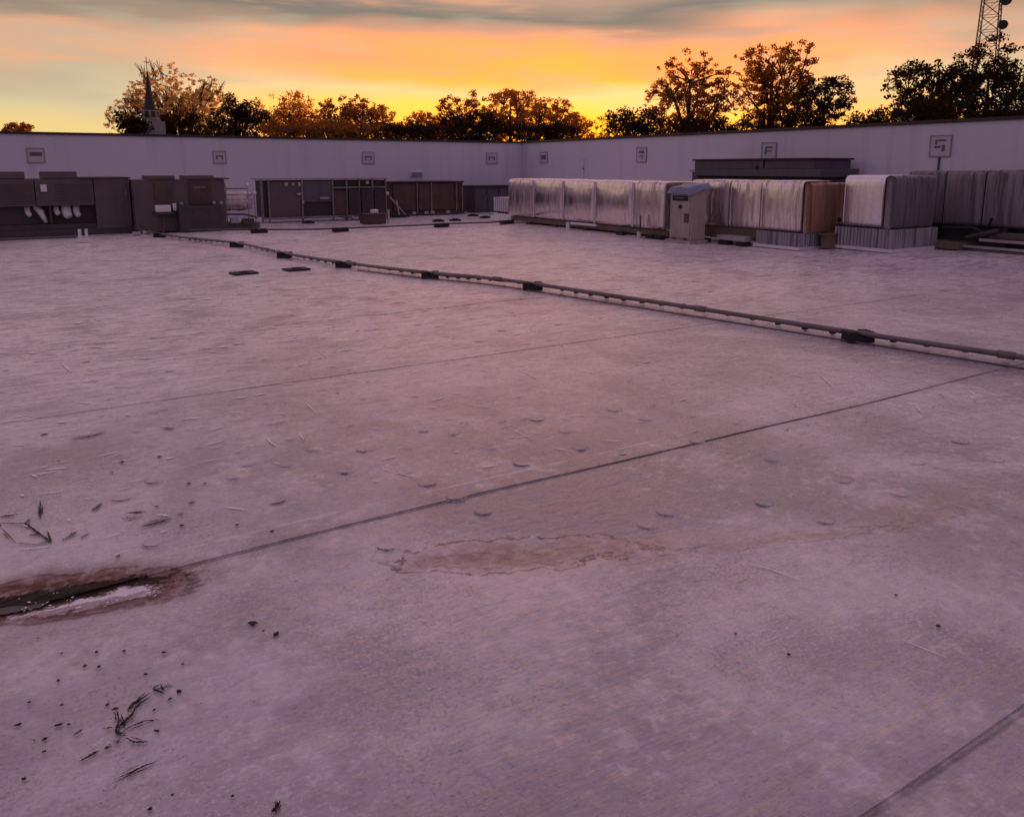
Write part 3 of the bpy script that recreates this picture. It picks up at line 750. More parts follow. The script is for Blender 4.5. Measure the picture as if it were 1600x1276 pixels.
t = thing('white_box_unit', 'small white ribbed box on a flared skirt beside the far end of the long duct', 'box', (13.7, 22.2, -.04))
bx(t, 'body', M['wdull'], 13.22, 14.1, 21.75, 22.75, .24, .70, .02)
for k in range(7): bx(t, 'rib', M['white'], 13.195, 13.219, 21.82 + k * .13, 21.87 + k * .13, .27, .67)
mb_ = TB(t); x0, x1, y0, y1 = 13.25, 14.05, 21.78, 22.72; e = .14
mb_.add([(x0 - e, y0 - e, -.05), (x1 + e, y0 - e, -.05), (x1 + e, y1 + e, -.05), (x0 - e, y1 + e, -.05), (x0, y0, .19), (x1, y0, .19), (x1, y1, .19), (x0, y1, .19)],
        [(4, 5, 6, 7), (0, 1, 5, 4), (1, 2, 6, 5), (2, 3, 7, 6), (3, 0, 4, 7)])
mb_.build('skirt', M['white'])
bx(t, 'neck', M['dark'], 13.3, 14.0, 21.85, 22.65, .15, .238)

# ------------------------------------------------------------------ right row of foil wrapped ducts
def jacket(t, name, m, x0, x1, y0, y1, z0, z1, rad=.09, bulge=.03, fold=.012, seed=0, axis='y'):
    """one wrapped duct section: rounded box section run along y (or x), puffed out and creased"""
    rr = random.Random(seed); ph = [rr.uniform(0, 6.28) for _ in range(8)]
    if axis == 'y': a0, a1, c0, c1 = y0, y1, x0, x1
    else: a0, a1, c0, c1 = x0, x1, y0, y1
    ns = max(12, int((a1 - a0) / .045)); prof = []
    def corner(cx, cz, st):
        for k in range(5):
            a = st + math.pi / 2 * k / 4; prof.append((cx + rad * math.cos(a), cz + rad * math.sin(a)))
    def line(p, q, n):
        for k in range(1, n): prof.append((p[0] + (q[0] - p[0]) * k / n, p[1] + (q[1] - p[1]) * k / n))
    corner(c1 - rad, z0 + rad, -math.pi / 2); line((c1, z0 + rad), (c1, z1 - rad), 8)
    corner(c1 - rad, z1 - rad, 0); line((c1 - rad, z1), (c0 + rad, z1), 6)
    corner(c0 + rad, z1 - rad, math.pi / 2); line((c0, z1 - rad), (c0, z0 + rad), 8)
    corner(c0 + rad, z0 + rad, math.pi)
    cc, cz = (c0 + c1) / 2, (z0 + z1) / 2; V = []; n = len(prof)
    for i in range(ns + 1):
        u = i / ns; a = a0 + (a1 - a0) * u
        puff = bulge * (math.sin(math.pi * u) ** .5)
        end = min(1, min(u, 1 - u) * ns / 2.0)
        for j, (c, z) in enumerate(prof):
            vz = (z - z0) / (z1 - z0)
            fz = fold * (math.sin(a * 23 + ph[0] + 1.5 * math.sin(vz * 3 + ph[1])) * .5 + math.sin(a * 41 + ph[2] + vz * 2) * .35 + math.sin(a * 9 + ph[3] + vz * 4) * .6)
            fz *= .35 + .65 * abs(math.sin(vz * 2.2 + ph[4] + a))
            side = 1 if c > cc else -1
            dx = side * (puff * math.sin(math.pi * min(1, max(0, vz))) + fz) if abs(c - cc) > (c1 - c0) * .35 else 0
            dz = (puff * .5 + fz * .5) if z > z1 - rad * .5 else 0
            cx = cc + (c - cc) * (1 - .03 * (1 - end)) + dx * end; zz = z + dz * end
            V.append((cx, a, zz) if axis == 'y' else (a, cx, zz))
    F = []
    for i in range(ns):
        for j in range(n):
            F.append((i * n + j, i * n + (j + 1) % n, (i + 1) * n + (j + 1) % n, (i + 1) * n + j))
    F.append(tuple(range(n))); F.append(tuple(reversed(range(ns * n, (ns + 1) * n))))
    if axis == 'y': F = [tuple(reversed(f)) for f in F]
    q = TB(t); q.add(V, F)
    return q.build(name, m, None, True)

def skirt(t, x0, x1, y0, y1, z0, z1, seed=0):
    """corrugated kerb skirt round a duct drop, with a pale foot strip"""
    n = 44; P = []
    def run(p, q, k):
        for i in range(k): P.append((p[0] + (q[0] - p[0]) * i / k, p[1] + (q[1] - p[1]) * i / k))
    lx, ly = x1 - x0, y1 - y0
    kx, ky = int(lx / .035) // 2 * 2, int(ly / .035) // 2 * 2
    run((x0, y1), (x0, y0), ky); run((x0, y0), (x1, y0), kx); run((x1, y0), (x1, y1), ky); run((x1, y1), (x0, y1), kx)
    cx, cy = (x0 + x1) / 2, (y0 + y1) / 2; V = []; m = len(P); rr = random.Random(seed)
    for z in (z0, z1):
        for i, (x, y) in enumerate(P):
            d = .014 if i % 2 else -.004; d += rr.uniform(-.004, .004)
            nx, ny = (1 if abs(x - x1) < 1e-6 else -1 if abs(x - x0) < 1e-6 else 0), (1 if abs(y - y1) < 1e-6 else -1 if abs(y - y0) < 1e-6 else 0)
            V.append((x + nx * d, y + ny * d, z))
    F = [(i, (i + 1) % m, m + (i + 1) % m, m + i) for i in range(m)] + [tuple(range(m, 2 * m))]
    q = TB(t); q.add(V, F); q.build('ribbed_skirt', M['skirt'])
    bx(t, 'foot_strip', M['white'], x0 - .035, x1 + .035, y0 - .035, y1 + .035, z0 - .05, z0 + .012)

# the long duct
t = thing('wrapped_duct', 'long dirty foil wrapped duct on timber rails in front of the right wall', 'duct', (13.2, 17.4, 0))
SEG = [(19.56, 20.95), (18.06, 19.54), (16.62, 18.04), (15.10, 16.60), (13.95, 15.08)]
for i, (a_, b_) in enumerate(SEG):
    o = jacket(t, 'jacket_section', M['foil_smooth'] if 0 < i < 4 else M['foil'], 12.70, 13.95, a_, b_, .20, 1.31, .10, .060 if 0 < i < 4 else .035, .0025 if 0 < i < 4 else .008, seed=i)
for y in (19.55, 18.05, 16.61, 15.09):
    bx(t, 'joint_band', M['foil_clean'], 12.69, 13.96, y - .03, y + .03, .22, 1.30, .012)
bx(t, 'timber_rail', M['wood'], 12.78, 12.90, 13.9, 20.9, .06, .19)
bx(t, 'timber_rail', M['wood'], 13.70, 13.82, 13.9, 20.9, .06, .19)
for y in (14.3, 15.6, 17.0, 18.4, 19.8): bx(t, 'sleeper', M['darkm'], 12.66, 14.0, y - .08, y + .08, -.02, .058)
q = TB(t); q.tube([(12.6, 17.5, .17), (12.6, 16.4, .18)], .035, 10); q.build('white_pipe', M['white'])
q = TB(t); q.tube([(12.55, 17.58, .20), (12.55, 17.58, .01)], [.05, .06], 10); q.build('stub_pipe', M['white'])
q = TB(t); q.tube([(12.52, 14.62, .14), (12.52, 14.62, -.01)], .05, 10); q.build('stub_pipe', M['white'])
q = TB(t); q.tube([(12.54, 14.60, .15), (12.54, 14.60, .52)], .02, 8); q.build('riser', M['darkm'])
for y in (15.35, 14.25, 13.95): bx(t, 'block', M['black'], 12.5, 12.64, y - .12, y + .12, 0, .10)

# control cabinet with blue cover
t = thing('control_cabinet', 'upright beige control cabinet with a blue cover on top, between two foil ducts', 'cabinet', (12.6, 13.1, 0))
bx(t, 'body', M['cab'], 12.42, 12.85, 12.78, 13.46, .07, 1.14, .012)
bx(t, 'plinth', M['wdull'], 12.38, 12.90, 12.74, 13.50, .0, .068)
bx(t, 'door', M['cab'], 12.402, 12.419, 12.82, 13.42, .12, 1.10, .006)
bx(t, 'display_panel', M['black'], 12.388, 12.401, 12.88, 13.36, .93, 1.04)
bx(t, 'display_strip', M['frame'], 12.384, 12.387, 12.99, 13.28, .985, 1.005)
q = TB(t); q.tube([(12.36, 13.10, .80), (12.401, 13.10, .80)], .04, 12); q.build('knob', M['black'])
bx(t, 'notice', M['darkm'], 12.39, 12.401, 12.84, 12.98, .46, .66)
bx(t, 'notice_text', M['frame'], 12.386, 12.389, 12.87, 12.95, .52, .54)
bx(t, 'notice_text', M['frame'], 12.386, 12.389, 12.87, 12.95, .58, .60)
q = TB(t); nx, ny = 10, 10; V = []
for i in range(nx + 1):
    for j in range(ny + 1):
        x = 12.34 + .62 * i / nx; y = 12.70 + .84 * j / ny; e = max(abs(i / nx - .5), abs(j / ny - .5)) * 2
        z = 1.34 - .15 * (1 - i / nx) - .05 * max(0, e - .8) / .2 + .012 * math.sin(9 * x + 4 * y) + .01 * math.sin(21 * y)
        V.append((x, y, z))
for (i, j) in [(i, j) for i in range(nx + 1) for j in range(ny + 1)]:
    if i in (0, nx) or j in (0, ny): V[i * (ny + 1) + j] = (V[i * (ny + 1) + j][0], V[i * (ny + 1) + j][1], V[i * (ny + 1) + j][2] - .06)
q.add(V, [(i * (ny + 1) + j, (i + 1) * (ny + 1) + j, (i + 1) * (ny + 1) + j + 1, i * (ny + 1) + j + 1) for i in range(nx) for j in range(ny)]); q.build('cover', M['tarp'], None, True)
q = TB(t); q.box(12.5, 12.83, 12.8, 13.44, 1.141, 1.20); q.build('cap', M['cab'])
for y in (12.95, 13.3): bx(t, 'foot', M['darkm'], 12.395, 12.401, y - .04, y + .04, .075, .11)

# middle duct with brown stained end
t = thing('wrapped_duct', 'streaked foil duct with a brown stained end, right of the control cabinet', 'duct', (13.7, 12, .03))
jacket(t, 'jacket_section', M['foil'], 13.22, 14.15, 12.46, 13.65, .36, 1.37, .08, .03, .007, 11)
jacket(t, 'jacket_section', M['foil'], 13.22, 14.15, 11.58, 12.44, .36, 1.37, .08, .03, .006, 12)
jacket(t, 'jacket_section', M['foil'], 13.20, 14.17, 10.52, 11.56, .36, 1.38, .08, .03, .006, 13)
jacket(t, 'end_panel', M['foil_rust'], 13.26, 14.40, 10.36, 10.518, .36, 1.35, .05, .008, .008, 14, 'x')
skirt(t, 13.14, 14.2, 10.50, 11.60, .07, .355, 1)
bx(t, 'timber_box', M['wood'], 13.62, 14.30, 10.16, 10.34, .06, .33)
bx(t, 'timber_lid', M['wood'], 13.55, 14.38, 10.12, 10.36, .332, .356)
bx(t, 'timber_rail', M['wood'], 13.3, 13.44, 11.66, 13.6, .10, .355)
bx(t, 'white_board', M['wdull'], 12.98, 13.25, 11.75, 12.55, .10, .20)
for y in (11.85, 12.35, 13.0): bx(t, 'block', M['black'], 12.95, 13.15, y - .12, y + .12, .0, .09)

# clean corner box
t = thing('wrapped_duct_box', 'tall pale smooth foil box on a corrugated skirt, the cleanest of the ducts', 'duct', (14.5, 9.6, .06))
jacket(t, 'jacket_section', M['foil_clean'], 13.90, 15.25, 9.24, 10.10, .50, 1.50, .12, .012, .003, 21)
jacket(t, 'side_panel', M['foil_old'], 13.97, 15.28, 9.06, 9.238, .50, 1.495, .06, .02, .006, 22, 'x')
skirt(t, 13.86, 15.36, 8.98, 10.24, .12, .495, 2)
bx(t, 'corner_strip', M['darkm'], 14.0, 14.2, 10.11, 10.17, .42, 1.44)
for z in (.50, .62): 
    q = TB(t); q.ball((13.98, 10.22, z), .05); q.build('bolt', M['black'], None, True)

# dull duct running out of the right edge
t = thing('wrapped_duct', 'dull dark foil duct running out of the right edge of the photo', 'duct', (16.3, 7.5, .05))
for i, (a_, b_) in enumerate(((9.20, 9.98), (8.42, 9.18), (7.3, 8.40), (6.0, 7.28), (4.7, 5.98), (3.4, 4.68))):
    jacket(t, 'jacket_section', M['foil_old'], 15.82, 16.95, a_, b_, .52, 1.58 + .01 * (i % 3), .08, .022, .005, 31 + i)
bx(t, 'timber_platform', M['wood'], 15.30, 16.4, 8.55, 9.6, .08, .20)
bx(t, 'platform_edge', M['wood'], 15.24, 15.298, 8.5, 9.62, .10, .185)
for y in (9.6, 8.0, 6.4, 4.8): bx(t, 'leg', M['darkm'], 15.9, 16.0, y - .05, y + .05, .05, .52)
q = TB(t); q.tube([(15.72, 9.1, .46), (15.72, 8.5, .50), (15.72, 8.25, .40), (15.7, 8.15, .70)], .035, 8); q.build('brace', M['black'])
q = TB(t); q.tube([(15.7, 8.6, .30), (15.7, 8.0, .48)], .05, 8); q.build('brace', M['darkm'])
bx(t, 'rail', M['wdull'], 15.6, 15.7, 4.0, 8.3, .26, .31)
bx(t, 'rail', M['wdull'], 15.5, 15.6, 4.0, 8.9, .13, .17)
bx(t, 'shelf', M['conduit'], 15.75, 16.9, 4.0, 8.2, .32, .44)
bx(t, 'shade_fill', M['darkm'], 16.1, 16.9, 3.5, 9.95, .03, .51)  # dark block added to stand for the shaded space under the duct

# flat blue-grey unit behind
t = thing('rooftop_unit', 'low flat blue grey unit with a two tier hood behind the foil ducts', 'rooftop unit', (17, 14.8, 0))
bx(t, 'body', M['bluegrey'], 16.55, 17.9, 12.80, 16.85, 0, 1.36)
bx(t, 'shadow_gap', M['dark'], 16.56, 17.9, 12.72, 16.86, 1.362, 1.42)
bx(t, 'lower_hood', M['bluegrey'], 16.48, 17.95, 12.65, 16.9, 1.422, 1.62, .01)
bx(t, 'upper_hood', M['bluegrey2'], 16.50, 17.95, 12.90, 14.4, 1.622, 1.84, .01)
bx(t, 'upper_hood', M['bluegrey2'], 16.47, 17.95, 14.42, 16.9, 1.622, 1.84, .01)
bx(t, 'rim', M['coping'], 16.42, 18.0, 12.85, 16.95, 1.842, 1.885)
q = TB(t); q.ball((16.47, 14.62, 1.66), .05); q.build('bolt', M['black'], None, True)
t = thing('roof_vent', 'small square capped vent pipe left of the flat blue grey unit', 'vent', (16.9, 17.2, 0))
bx(t, 'pipe', M['bluegrey2'], 16.8, 17.05, 17.08, 17.32, 0, 1.52)
bx(t, 'cap', M['wdull'], 16.74, 17.11, 17.02, 17.38, 1.522, 1.60, .01)
t = thing('conduit_riser', 'thin pale conduit rising on the right wall behind the long duct', 'conduit', (WX - .03, 24.6, 0))
q = TB(t); q.tube([(WX - .04, 24.6, 0), (WX - .04, 24.6, 2.0)], .016, 8); q.build('pipe', M['white'])
bx(t, 'clip', M['frame'], WX - .06, WX - .002, 24.57, 24.63, 1.6, 1.63)

# ------------------------------------------------------------------ pipes on rubber blocks
def sm_curve(P, n=8):
    out = []
    for i in range(len(P) - 1):
        p0, p1, p2, p3 = (Vector(P[max(0, min(len(P) - 1, i + k))]) for k in (-1, 0, 1, 2))
        for k in range(n):
            u = k / n
            out.append(.5 * ((2 * p1) + (p2 - p0) * u + (2 * p0 - 5 * p1 + 4 * p2 - p3) * u * u + (3 * p1 - p0 - 3 * p2 + p3) * u ** 3))
    out.append(Vector(P[-1])); return out

blocks_px = [(1340, 534), (832, 453), (672, 435), (537, 418), (445, 403), (370, 386), (250, 371)]
B = [g(*p) for p in blocks_px]
PZ = .086
run_pts = [(7.72, .1)] + B + [(2.75, 22.9)]
line = [Vector((p.x, p.y, hroof(p.x, p.y) + PZ)) for p in sm_curve([(x, y, 0) for x, y in run_pts])]
t = thing('gas_pipe', 'long grey gas pipe crossing the roof on black blocks', 'pipe', (B[2][0], B[2][1], 0))
q = TB(t); q.tube(line, .026, 12); q.build('pipe', M['pipe'], None, True)
acc = 0
for i in range(1, len(line) - 1):
    acc += (line[i] - line[i - 1]).length
    if acc > 3.0:
        acc = 0; d = (line[i + 1] - line[i - 1]).normalized()
        q = TB(t); q.tube([line[i] - d * .07, line[i] + d * .06], .036, 12); q.build('coupling', M['pipe'], None, True)
side = [(p + Vector((.13, .05, -.035 + .01 * math.sin(p.y * 2.2)))) for p in line]
t2 = thing('electrical_conduit', 'thin dark clipped conduit lying just behind the long gas pipe', 'conduit', (B[2][0] + .13, B[2][1], 0))
q = TB(t2); q.tube(side, .017, 8); q.build('conduit', M['conduit'], None, True)
dn = []
for a_, b_ in zip(side[:-1], side[1:]):
    m_ = max(1, int((b_ - a_).length / .23)); dn += [a_.lerp(b_, k / m_) for k in range(m_)]
for p in dn[::1][:150]:
    s_ = rnd.uniform(.018, .030)
    bx(t2, 'clip', M['black'], p.x - s_, p.x + s_, p.y - .02, p.y + .02, p.z - .03, p.z + s_)
flat = [Vector((p.x - .11 - .02 * math.sin(p.y), p.y - .04, hroof(p.x - .11, p.y) + .015)) for p in line if 1.5 < p.y < 12.5]  # dark tube added in place of the pipe's soft shadow on the roof
t3 = thing('pipe_shadow', 'thin dark tube standing in for the soft shadow in front of the gas pipe', 'shadow_line', (flat[0].x, flat[0].y, 0))
q = TB(t3); q.tube(flat, .009, 8); q.build('shadow_line', M['conduit'], None, True)

def support(p, ang, label, w=.26, d=.16, h=.11, group='black pipe support blocks'):
    t = thing('pipe_support', label, 'support block', (p[0], p[1], hroof(*p)), group, ang)
    MB().box(-w / 2, w / 2, -d / 2, d / 2, .006, h * .55, .006).build('base', M['black'], t)
    for s_ in (-1, 1):
        MB().box(min(s_ * .034, s_ * w / 2), max(s_ * .034, s_ * w / 2), -d / 2, d / 2, h * .55 + .001, h, .006).build('cheek', M['black'], t)
names = ['block nearest the right edge, under the long gas pipe', 'second block from the right along the long gas pipe', 'third block from the right along the long gas pipe', 'block just right of the two flat black pads, under the gas pipe', 'block above the two flat black pads, under the gas pipe',
         'second to last block at the far left end of the gas pipe', 'last block at the far left end of the gas pipe']
for p, nm in zip(B, names): support(p, -YAW + .1, 'black rubber support ' + nm)

b2 = [g(x, y) for x, y in ((405, 364), (532, 362), (690, 355), (792, 350))]
P2 = [(3.6, 22.2)] + b2 + [(14.4, 22.9)]
line2 = [Vector((p.x, p.y, hroof(p.x, p.y) + .086)) for p in sm_curve([(x, y, 0) for x, y in P2])]
t = thing('drain_pipe', 'thin far conduit on low black blocks in front of the left units', 'pipe', (b2[1][0], b2[1][1], 0))
q = TB(t); q.tube(line2, .024, 10); q.build('pipe', M['conduit'], None, True)
for p, nm in zip(b2, ('left end of the thin far conduit, below the silver tank', 'thin far conduit below the coil rack', 'thin far conduit below the red brown condenser', 'thin far conduit below the small white box')):
    support(p, 0, 'low black block under the ' + nm, .40, .2, .11, 'low black blocks under the far conduit')
for (x, y), nm in (((482, 349), 'below the left part of the coil rack'), ((685, 346), 'left one of two below the condenser'), ((711, 345), 'right one of two below the condenser'),
                   ((739, 338), 'below the gap between condenser and dark cabinet'), ((758, 341), 'left of the small white box unit')):
    p = g(x, y); t = thing('rubber_pad', 'small dark pad on the roof ' + nm, 'pad', (p[0], p[1], hroof(*p)), 'small dark pads by the far units')
    MB().box(-.17, .17, -.12, .12, .006, .06, .01).build('pad', M['black'], t)
    MB().box(-.10, .10, -.07, .07, .061, .085, .008).build('cap', M['black'], t)
for (x, y), nm in (((381, 428), 'left of the two flat black pads lying in front of the gas pipe'), ((463, 422), 'right of the two flat black pads lying in front of the gas pipe')):
    p = g(x, y); t = thing('flat_pad', nm, 'pad', (p[0], p[1], hroof(*p)), 'flat black pads', .1)
    MB().box(-.19, .19, -.15, .15, .006, .030, .006).build('pad', M['black'], t)
    MB().box(-.06, .06, -.05, .05, .031, .045, .004).build('knob', M['black'], t)
p = g(131, 379)
t = thing('pipe_stand', 'small white stand in front of the big brown unit at the left', 'stand', (p[0], p[1], hroof(*p)))
MB().box(-.11, .11, -.10, .10, .006, .10, .012).build('foot', M['white'], t)
for s_ in (-1, 1): MB().box(s_ * .065 - .03, s_ * .065 + .03, -.03, .03, .101, .30).build('upright', M['white'], t)
p0 = g(-90, 382); p1 = g(118, 373)
t = thing('condensate_pipe', 'dark low pipe on the roof below the big brown unit at the left', 'pipe', (p1[0], p1[1], hroof(*p1)))
q = TB(t); q.tube([(p0[0], p0[1], hroof(*p0) + .05), ((p0[0] + p1[0]) / 2, (p0[1] + p1[1]) / 2, hroof(*p1) + .055), (p1[0], p1[1], hroof(*p1) + .05)], .03, 8); q.build('pipe', M['bluegrey'])
q = TB(t); q.tube([(p1[0], p1[1], hroof(*p1) + .05), (p1[0] + .02, p1[1] + .5, hroof(*p1) + .05)], .03, 8); q.build('pipe_bend', M['bluegrey'])
for (x, y), nm in (((214, 369), 'left'), ((229, 366), 'right')):
    p = g(x, y); t = thing('pipe_fitting', nm + ' one of two small pale fittings where the gas pipe meets the brown units', 'fitting', (p[0], p[1], hroof(*p)), 'pale fittings at the end of the gas pipe')
    MB().tube([(-.09, 0, .06), (.09, 0, .06)], .05, 10).build('sleeve', M['wdull'], t, True)
    MB().tube([(0, 0, .05), (0, 0, .15)], [.03, .02], 8).build('valve', M['black'], t)

# ------------------------------------------------------------------ trees beyond the walls
GZ = -7.0
def quads_mesh(name, C, U, W, m):
    """one mesh of many small leaf quads: centres C, half axes U, W (n,3 arrays)"""
    n = len(C); co = np.empty((n, 4, 3), 'f')
    co[:, 0] = C - U; co[:, 1] = C - W * .6 + U * .1; co[:, 2] = C + U; co[:, 3] = C + W * .6 + U * .1
    me = bpy.data.meshes.new(name); me.vertices.add(n * 4); me.vertices.foreach_set('co', co.ravel())
    me.loops.add(n * 4); me.loops.foreach_set('vertex_index', np.arange(n * 4, dtype='i'))
    me.polygons.add(n); me.polygons.foreach_set('loop_start', np.arange(0, n * 4, 4, dtype='i'))
    me.polygons.foreach_set('loop_total', np.full(n, 4, 'i')); me.update(calc_edges=True); me.materials.append(m)
    return me

def tree(label, x0, x1, top, dist, kind='leafy', m='leaf_rust', seed=0, cover=1.35, blob=5.0, leaf=.0014, name='tree', cat='tree', group='trees beyond the parapet walls'):
    """x0, x1, top: where its crown shows in the photo; dist: metres from the camera; cover: how closed the crown is"""
    rs = np.random.RandomState(seed); rr = random.Random(seed)
    a = far(x0, 215, dist); b = far(x1, 215, dist); c = (a + b) / 2; ztop = far((x0 + x1) / 2, top, dist).z
    rpx = (x1 - x0) / 2 * 1.2; cyp = min(top + .85 * rpx, 205); rx = (b - a).length / 2 * 1.28
    zc = far((x0 + x1) / 2, cyp, dist).z; zlow = max(-4.5, zc - max(rx * .9, ztop - zc))
    nclump = int(cover * math.pi * rpx * max(25, cyp - top) * 1.3 / (math.pi * blob * blob)); n = nclump * 34
    t = thing(name, label, cat, (c.x, c.y, GZ), group)
    # clump centres spread through an uneven crown
    cs = []
    while len(cs) < nclump:
        p = rs.normal(size=3); p /= np.linalg.norm(p); p *= rs.uniform(.03, 1.0) ** .42
        lob = .95 + .07 * math.sin(3 * math.atan2(p[1], p[0]) + seed) + .08 * math.sin(5 * p[2] + seed * 2)
        q = np.array([p[0] * rx * .92 * lob, p[1] * rx * .85 * lob, 0])
        q[2] = (ztop - zc) * .93 * p[2] * lob if p[2] > 0 else (zc - zlow) * .9 * p[2]
        if p[2] < 0: q[:2] *= (1 - .35 * abs(p[2]))
        cs.append(q)
    cs = np.array(cs)
    cr = blob * dist / FPX * 1.25 * rs.uniform(.5, 1.5, nclump)
    idx = rs.choice(nclump, n, p=cr ** 1.6 / (cr ** 1.6).sum())
    off = rs.normal(size=(n, 3)); off /= np.linalg.norm(off, axis=1)[:, None]; off *= (rs.uniform(0, 1, n) ** .5 * cr[idx])[:, None]; off[:, 2] *= .75
    C = cs[idx] + off + np.array([0, 0, zc - GZ])
    C = C[C[:, 2] > .6]; k = len(C)
    s = leaf * dist * rs.uniform(.6, 1.35, k)
    U = rs.normal(size=(k, 3)); U /= np.linalg.norm(U, axis=1)[:, None]; W = np.cross(U, rs.normal(size=(k, 3))); W /= np.linalg.norm(W, axis=1)[:, None] + 1e-6
    obj('crown', quads_mesh('crown', C, U * s[:, None], W * s[:, None], M[m]), None, t)
    # trunk, limbs and branches running out to the clumps
    tk = MB(); fork = zc - GZ - (zc - zlow) * .75; r0 = max(.16, rx * (.06 if kind == 'leafy' else .032))
    lean = Vector((rr.uniform(-.3, .3), rr.uniform(-.3, .3), 0))
    tk.tube([(0, 0, 0), (lean.x * .3, lean.y * .3, fork * .5), (lean.x, lean.y, fork), (lean.x * 1.3, lean.y * 1.3, zc - GZ + (ztop - zc) * .45)], [r0 * 1.25, r0, r0 * .85, r0 * .2], 8)
    tk.build('trunk', M['bark'], t, True)
    br = MB(); heads = []
    for i in range(9):
        aa = i * 2.4 + rr.uniform(-.3, .3); el = rr.uniform(.35, 1.2); L = rx * rr.uniform(.45, .7)
        st = Vector((lean.x, lean.y, fork + rr.uniform(0, .35) * (zc - GZ + (ztop - zc) * .4 - fork)))
        e = st + Vector((math.cos(aa) * math.cos(el) * L, math.sin(aa) * math.cos(el) * L, math.sin(el) * L * 1.15))
        mid = st.lerp(e, .5) + Vector((0, 0, -L * .06)); br.tube([st, mid, e], [r0 * .5, r0 * .34, r0 * .2], 6, False); heads.append((mid, e))
    for q in cs[:160]:
        p = Vector(q) + Vector((0, 0, zc - GZ)); hd = min((h for pr in heads for h in pr), key=lambda h: (h - p).length)
        mid = hd.lerp(p, .55) + Vector((rr.uniform(-.2, .2), rr.uniform(-.2, .2), rr.uniform(-.1, .3))) * (rx * .15)
        br.tube([hd, mid, p], [r0 * .17, r0 * .11, r0 * .04], 4, False)
    if kind == 'twiggy':
        for q in cs[:150]:
            p = Vector(q) + Vector((0, 0, zc - GZ)); up = (p - Vector((0, 0, fork))).normalized()
            for _ in range(7):
                d = (up + Vector((rr.gauss(0, .35), rr.gauss(0, .35), rr.gauss(.15, .3)))).normalized() * rx * rr.uniform(.12, .28)
                s0 = p - d * .5; br.tube([s0, s0 + d], [dist * .0004, dist * .0002], 3, False)
    br.build('limbs', M['bark'], t, True)
    return t

tree('big round pale golden tree standing behind the church spire', 178, 372, 94, 138, 'twiggy', 'leaf_pale', seed=1, cover=.75, blob=2.6, leaf=.0009)
tree('low dark bushy tree at the left foot of the church spire', 182, 236, 168, 118, m='leaf_dark', seed=2, cover=1.9, blob=6)
tree('low dark bushy tree at the right foot of the church spire', 238, 330, 168, 128, m='leaf_dark', seed=3, cover=1.9, blob=6)
tree('dense dark tree right of the pale golden tree', 325, 418, 146, 84, m='leaf_dark', seed=4, cover=1.9, blob=6)
tree('left one of the two golden brown trees right of the dense dark tree', 392, 512, 140, 88, m='leaf_gold', seed=5, cover=1.9, blob=6)
tree('right one of the two golden brown trees left of the brightest yellow sky', 492, 618, 141, 86, m='leaf_rust', seed=6, cover=1.25, blob=4.4)
tree('short loose tree below the bright yellow sky in the middle', 598, 694, 168, 90, m='leaf_gold', seed=7, cover=1.25, blob=4.4)
tree('round brown tree left of the wall corner', 662, 794, 144, 82, m='leaf_rust', seed=8, cover=1.25, blob=4.4)
tree('golden tree with a spiky top above the wall corner', 752, 842, 132, 92, m='leaf_gold', seed=9, cover=1.25, blob=4.4)
tree('golden brown tree just right of the wall corner', 812, 906, 147, 90, m='leaf_gold', seed=10, cover=1.25, blob=4.4)
tree('tiny loose tree beside the gap where the sun went down', 872, 934, 178, 95, m='leaf_gold', seed=11, cover=1.25, blob=4.4)
tree('solid dark bush in front of the round brown tree', 690, 792, 170, 66, m='leaf_dark', seed=12, name='bush', cat='bush', cover=3.2, blob=6.5)
tree('low dark bush below the golden tree at the wall corner', 780, 905, 194, 64, m='leaf_dark', seed=13, name='bush', cat='bush', cover=3.2, blob=6.5)
tree('low dark bush below the bright yellow sky', 590, 712, 197, 64, m='leaf_dark', seed=14, name='bush', cat='bush', cover=3.2, blob=6.5)
tree('solid dark bush right of the gap where the sun went down', 934, 1050, 164, 60, m='leaf_dark', seed=15, name='bush', cat='bush', cover=3.2, blob=6.5)
tree('solid dark bush under the tall tree left of the pair', 1030, 1160, 180, 58, m='leaf_dark', seed=16, name='bush', cat='bush', cover=3.2, blob=6.5)
tree('left tree of the tall thin leaved pair on the right', 1004, 1152, 82, 72, m='leaf_rust', seed=17, cover=.9, blob=4.2, leaf=.0013)
tree('right and highest tree of the tall thin leaved pair', 1134, 1280, 60, 74, m='leaf_rust', seed=18, cover=.9, blob=4.2, leaf=.0013)
tree('thin tree at the right side of the tall pair', 1240, 1334, 108, 70, m='leaf_dark', seed=19, cover=.9, blob=4.2, leaf=.0013)
tree('dark dense tree low in front of the tall pair', 1158, 1296, 138, 58, m='leaf_dark', seed=20, cover=1.9, blob=6)
tree('low dark bush between the tall pair and the tree by the tower', 1316, 1420, 168, 56, m='leaf_dark', seed=21, name='bush', cat='bush', cover=3.2, blob=6.5)
tree('dark clumpy tree left of the lattice tower', 1374, 1510, 80, 64, m='leaf_dark', seed=22, cover=1.0, blob=6.2, leaf=.0017)
tree('dark clumpy tree in front of the lattice tower at the right edge', 1446, 1640, 54, 60, m='leaf_dark', seed=23, cover=1.0, blob=6.2, leaf=.0017)
tree('low dark bush under the tree left of the lattice tower', 1392, 1500, 150, 54, m='leaf_dark', seed=24, name='bush', cat='bush', cover=3.2, blob=6.5)
tree('small faint treetop peeking over the wall at the far left', 8, 62, 190, 150, 'twiggy', 'leaf_gold', seed=25, cover=.5, blob=3, leaf=.0012)
tree('low dark bush right of the bush below the tower', 1490, 1640, 160, 56, m='leaf_dark', seed=26, name='bush', cat='bush', cover=3.2, blob=6.5)
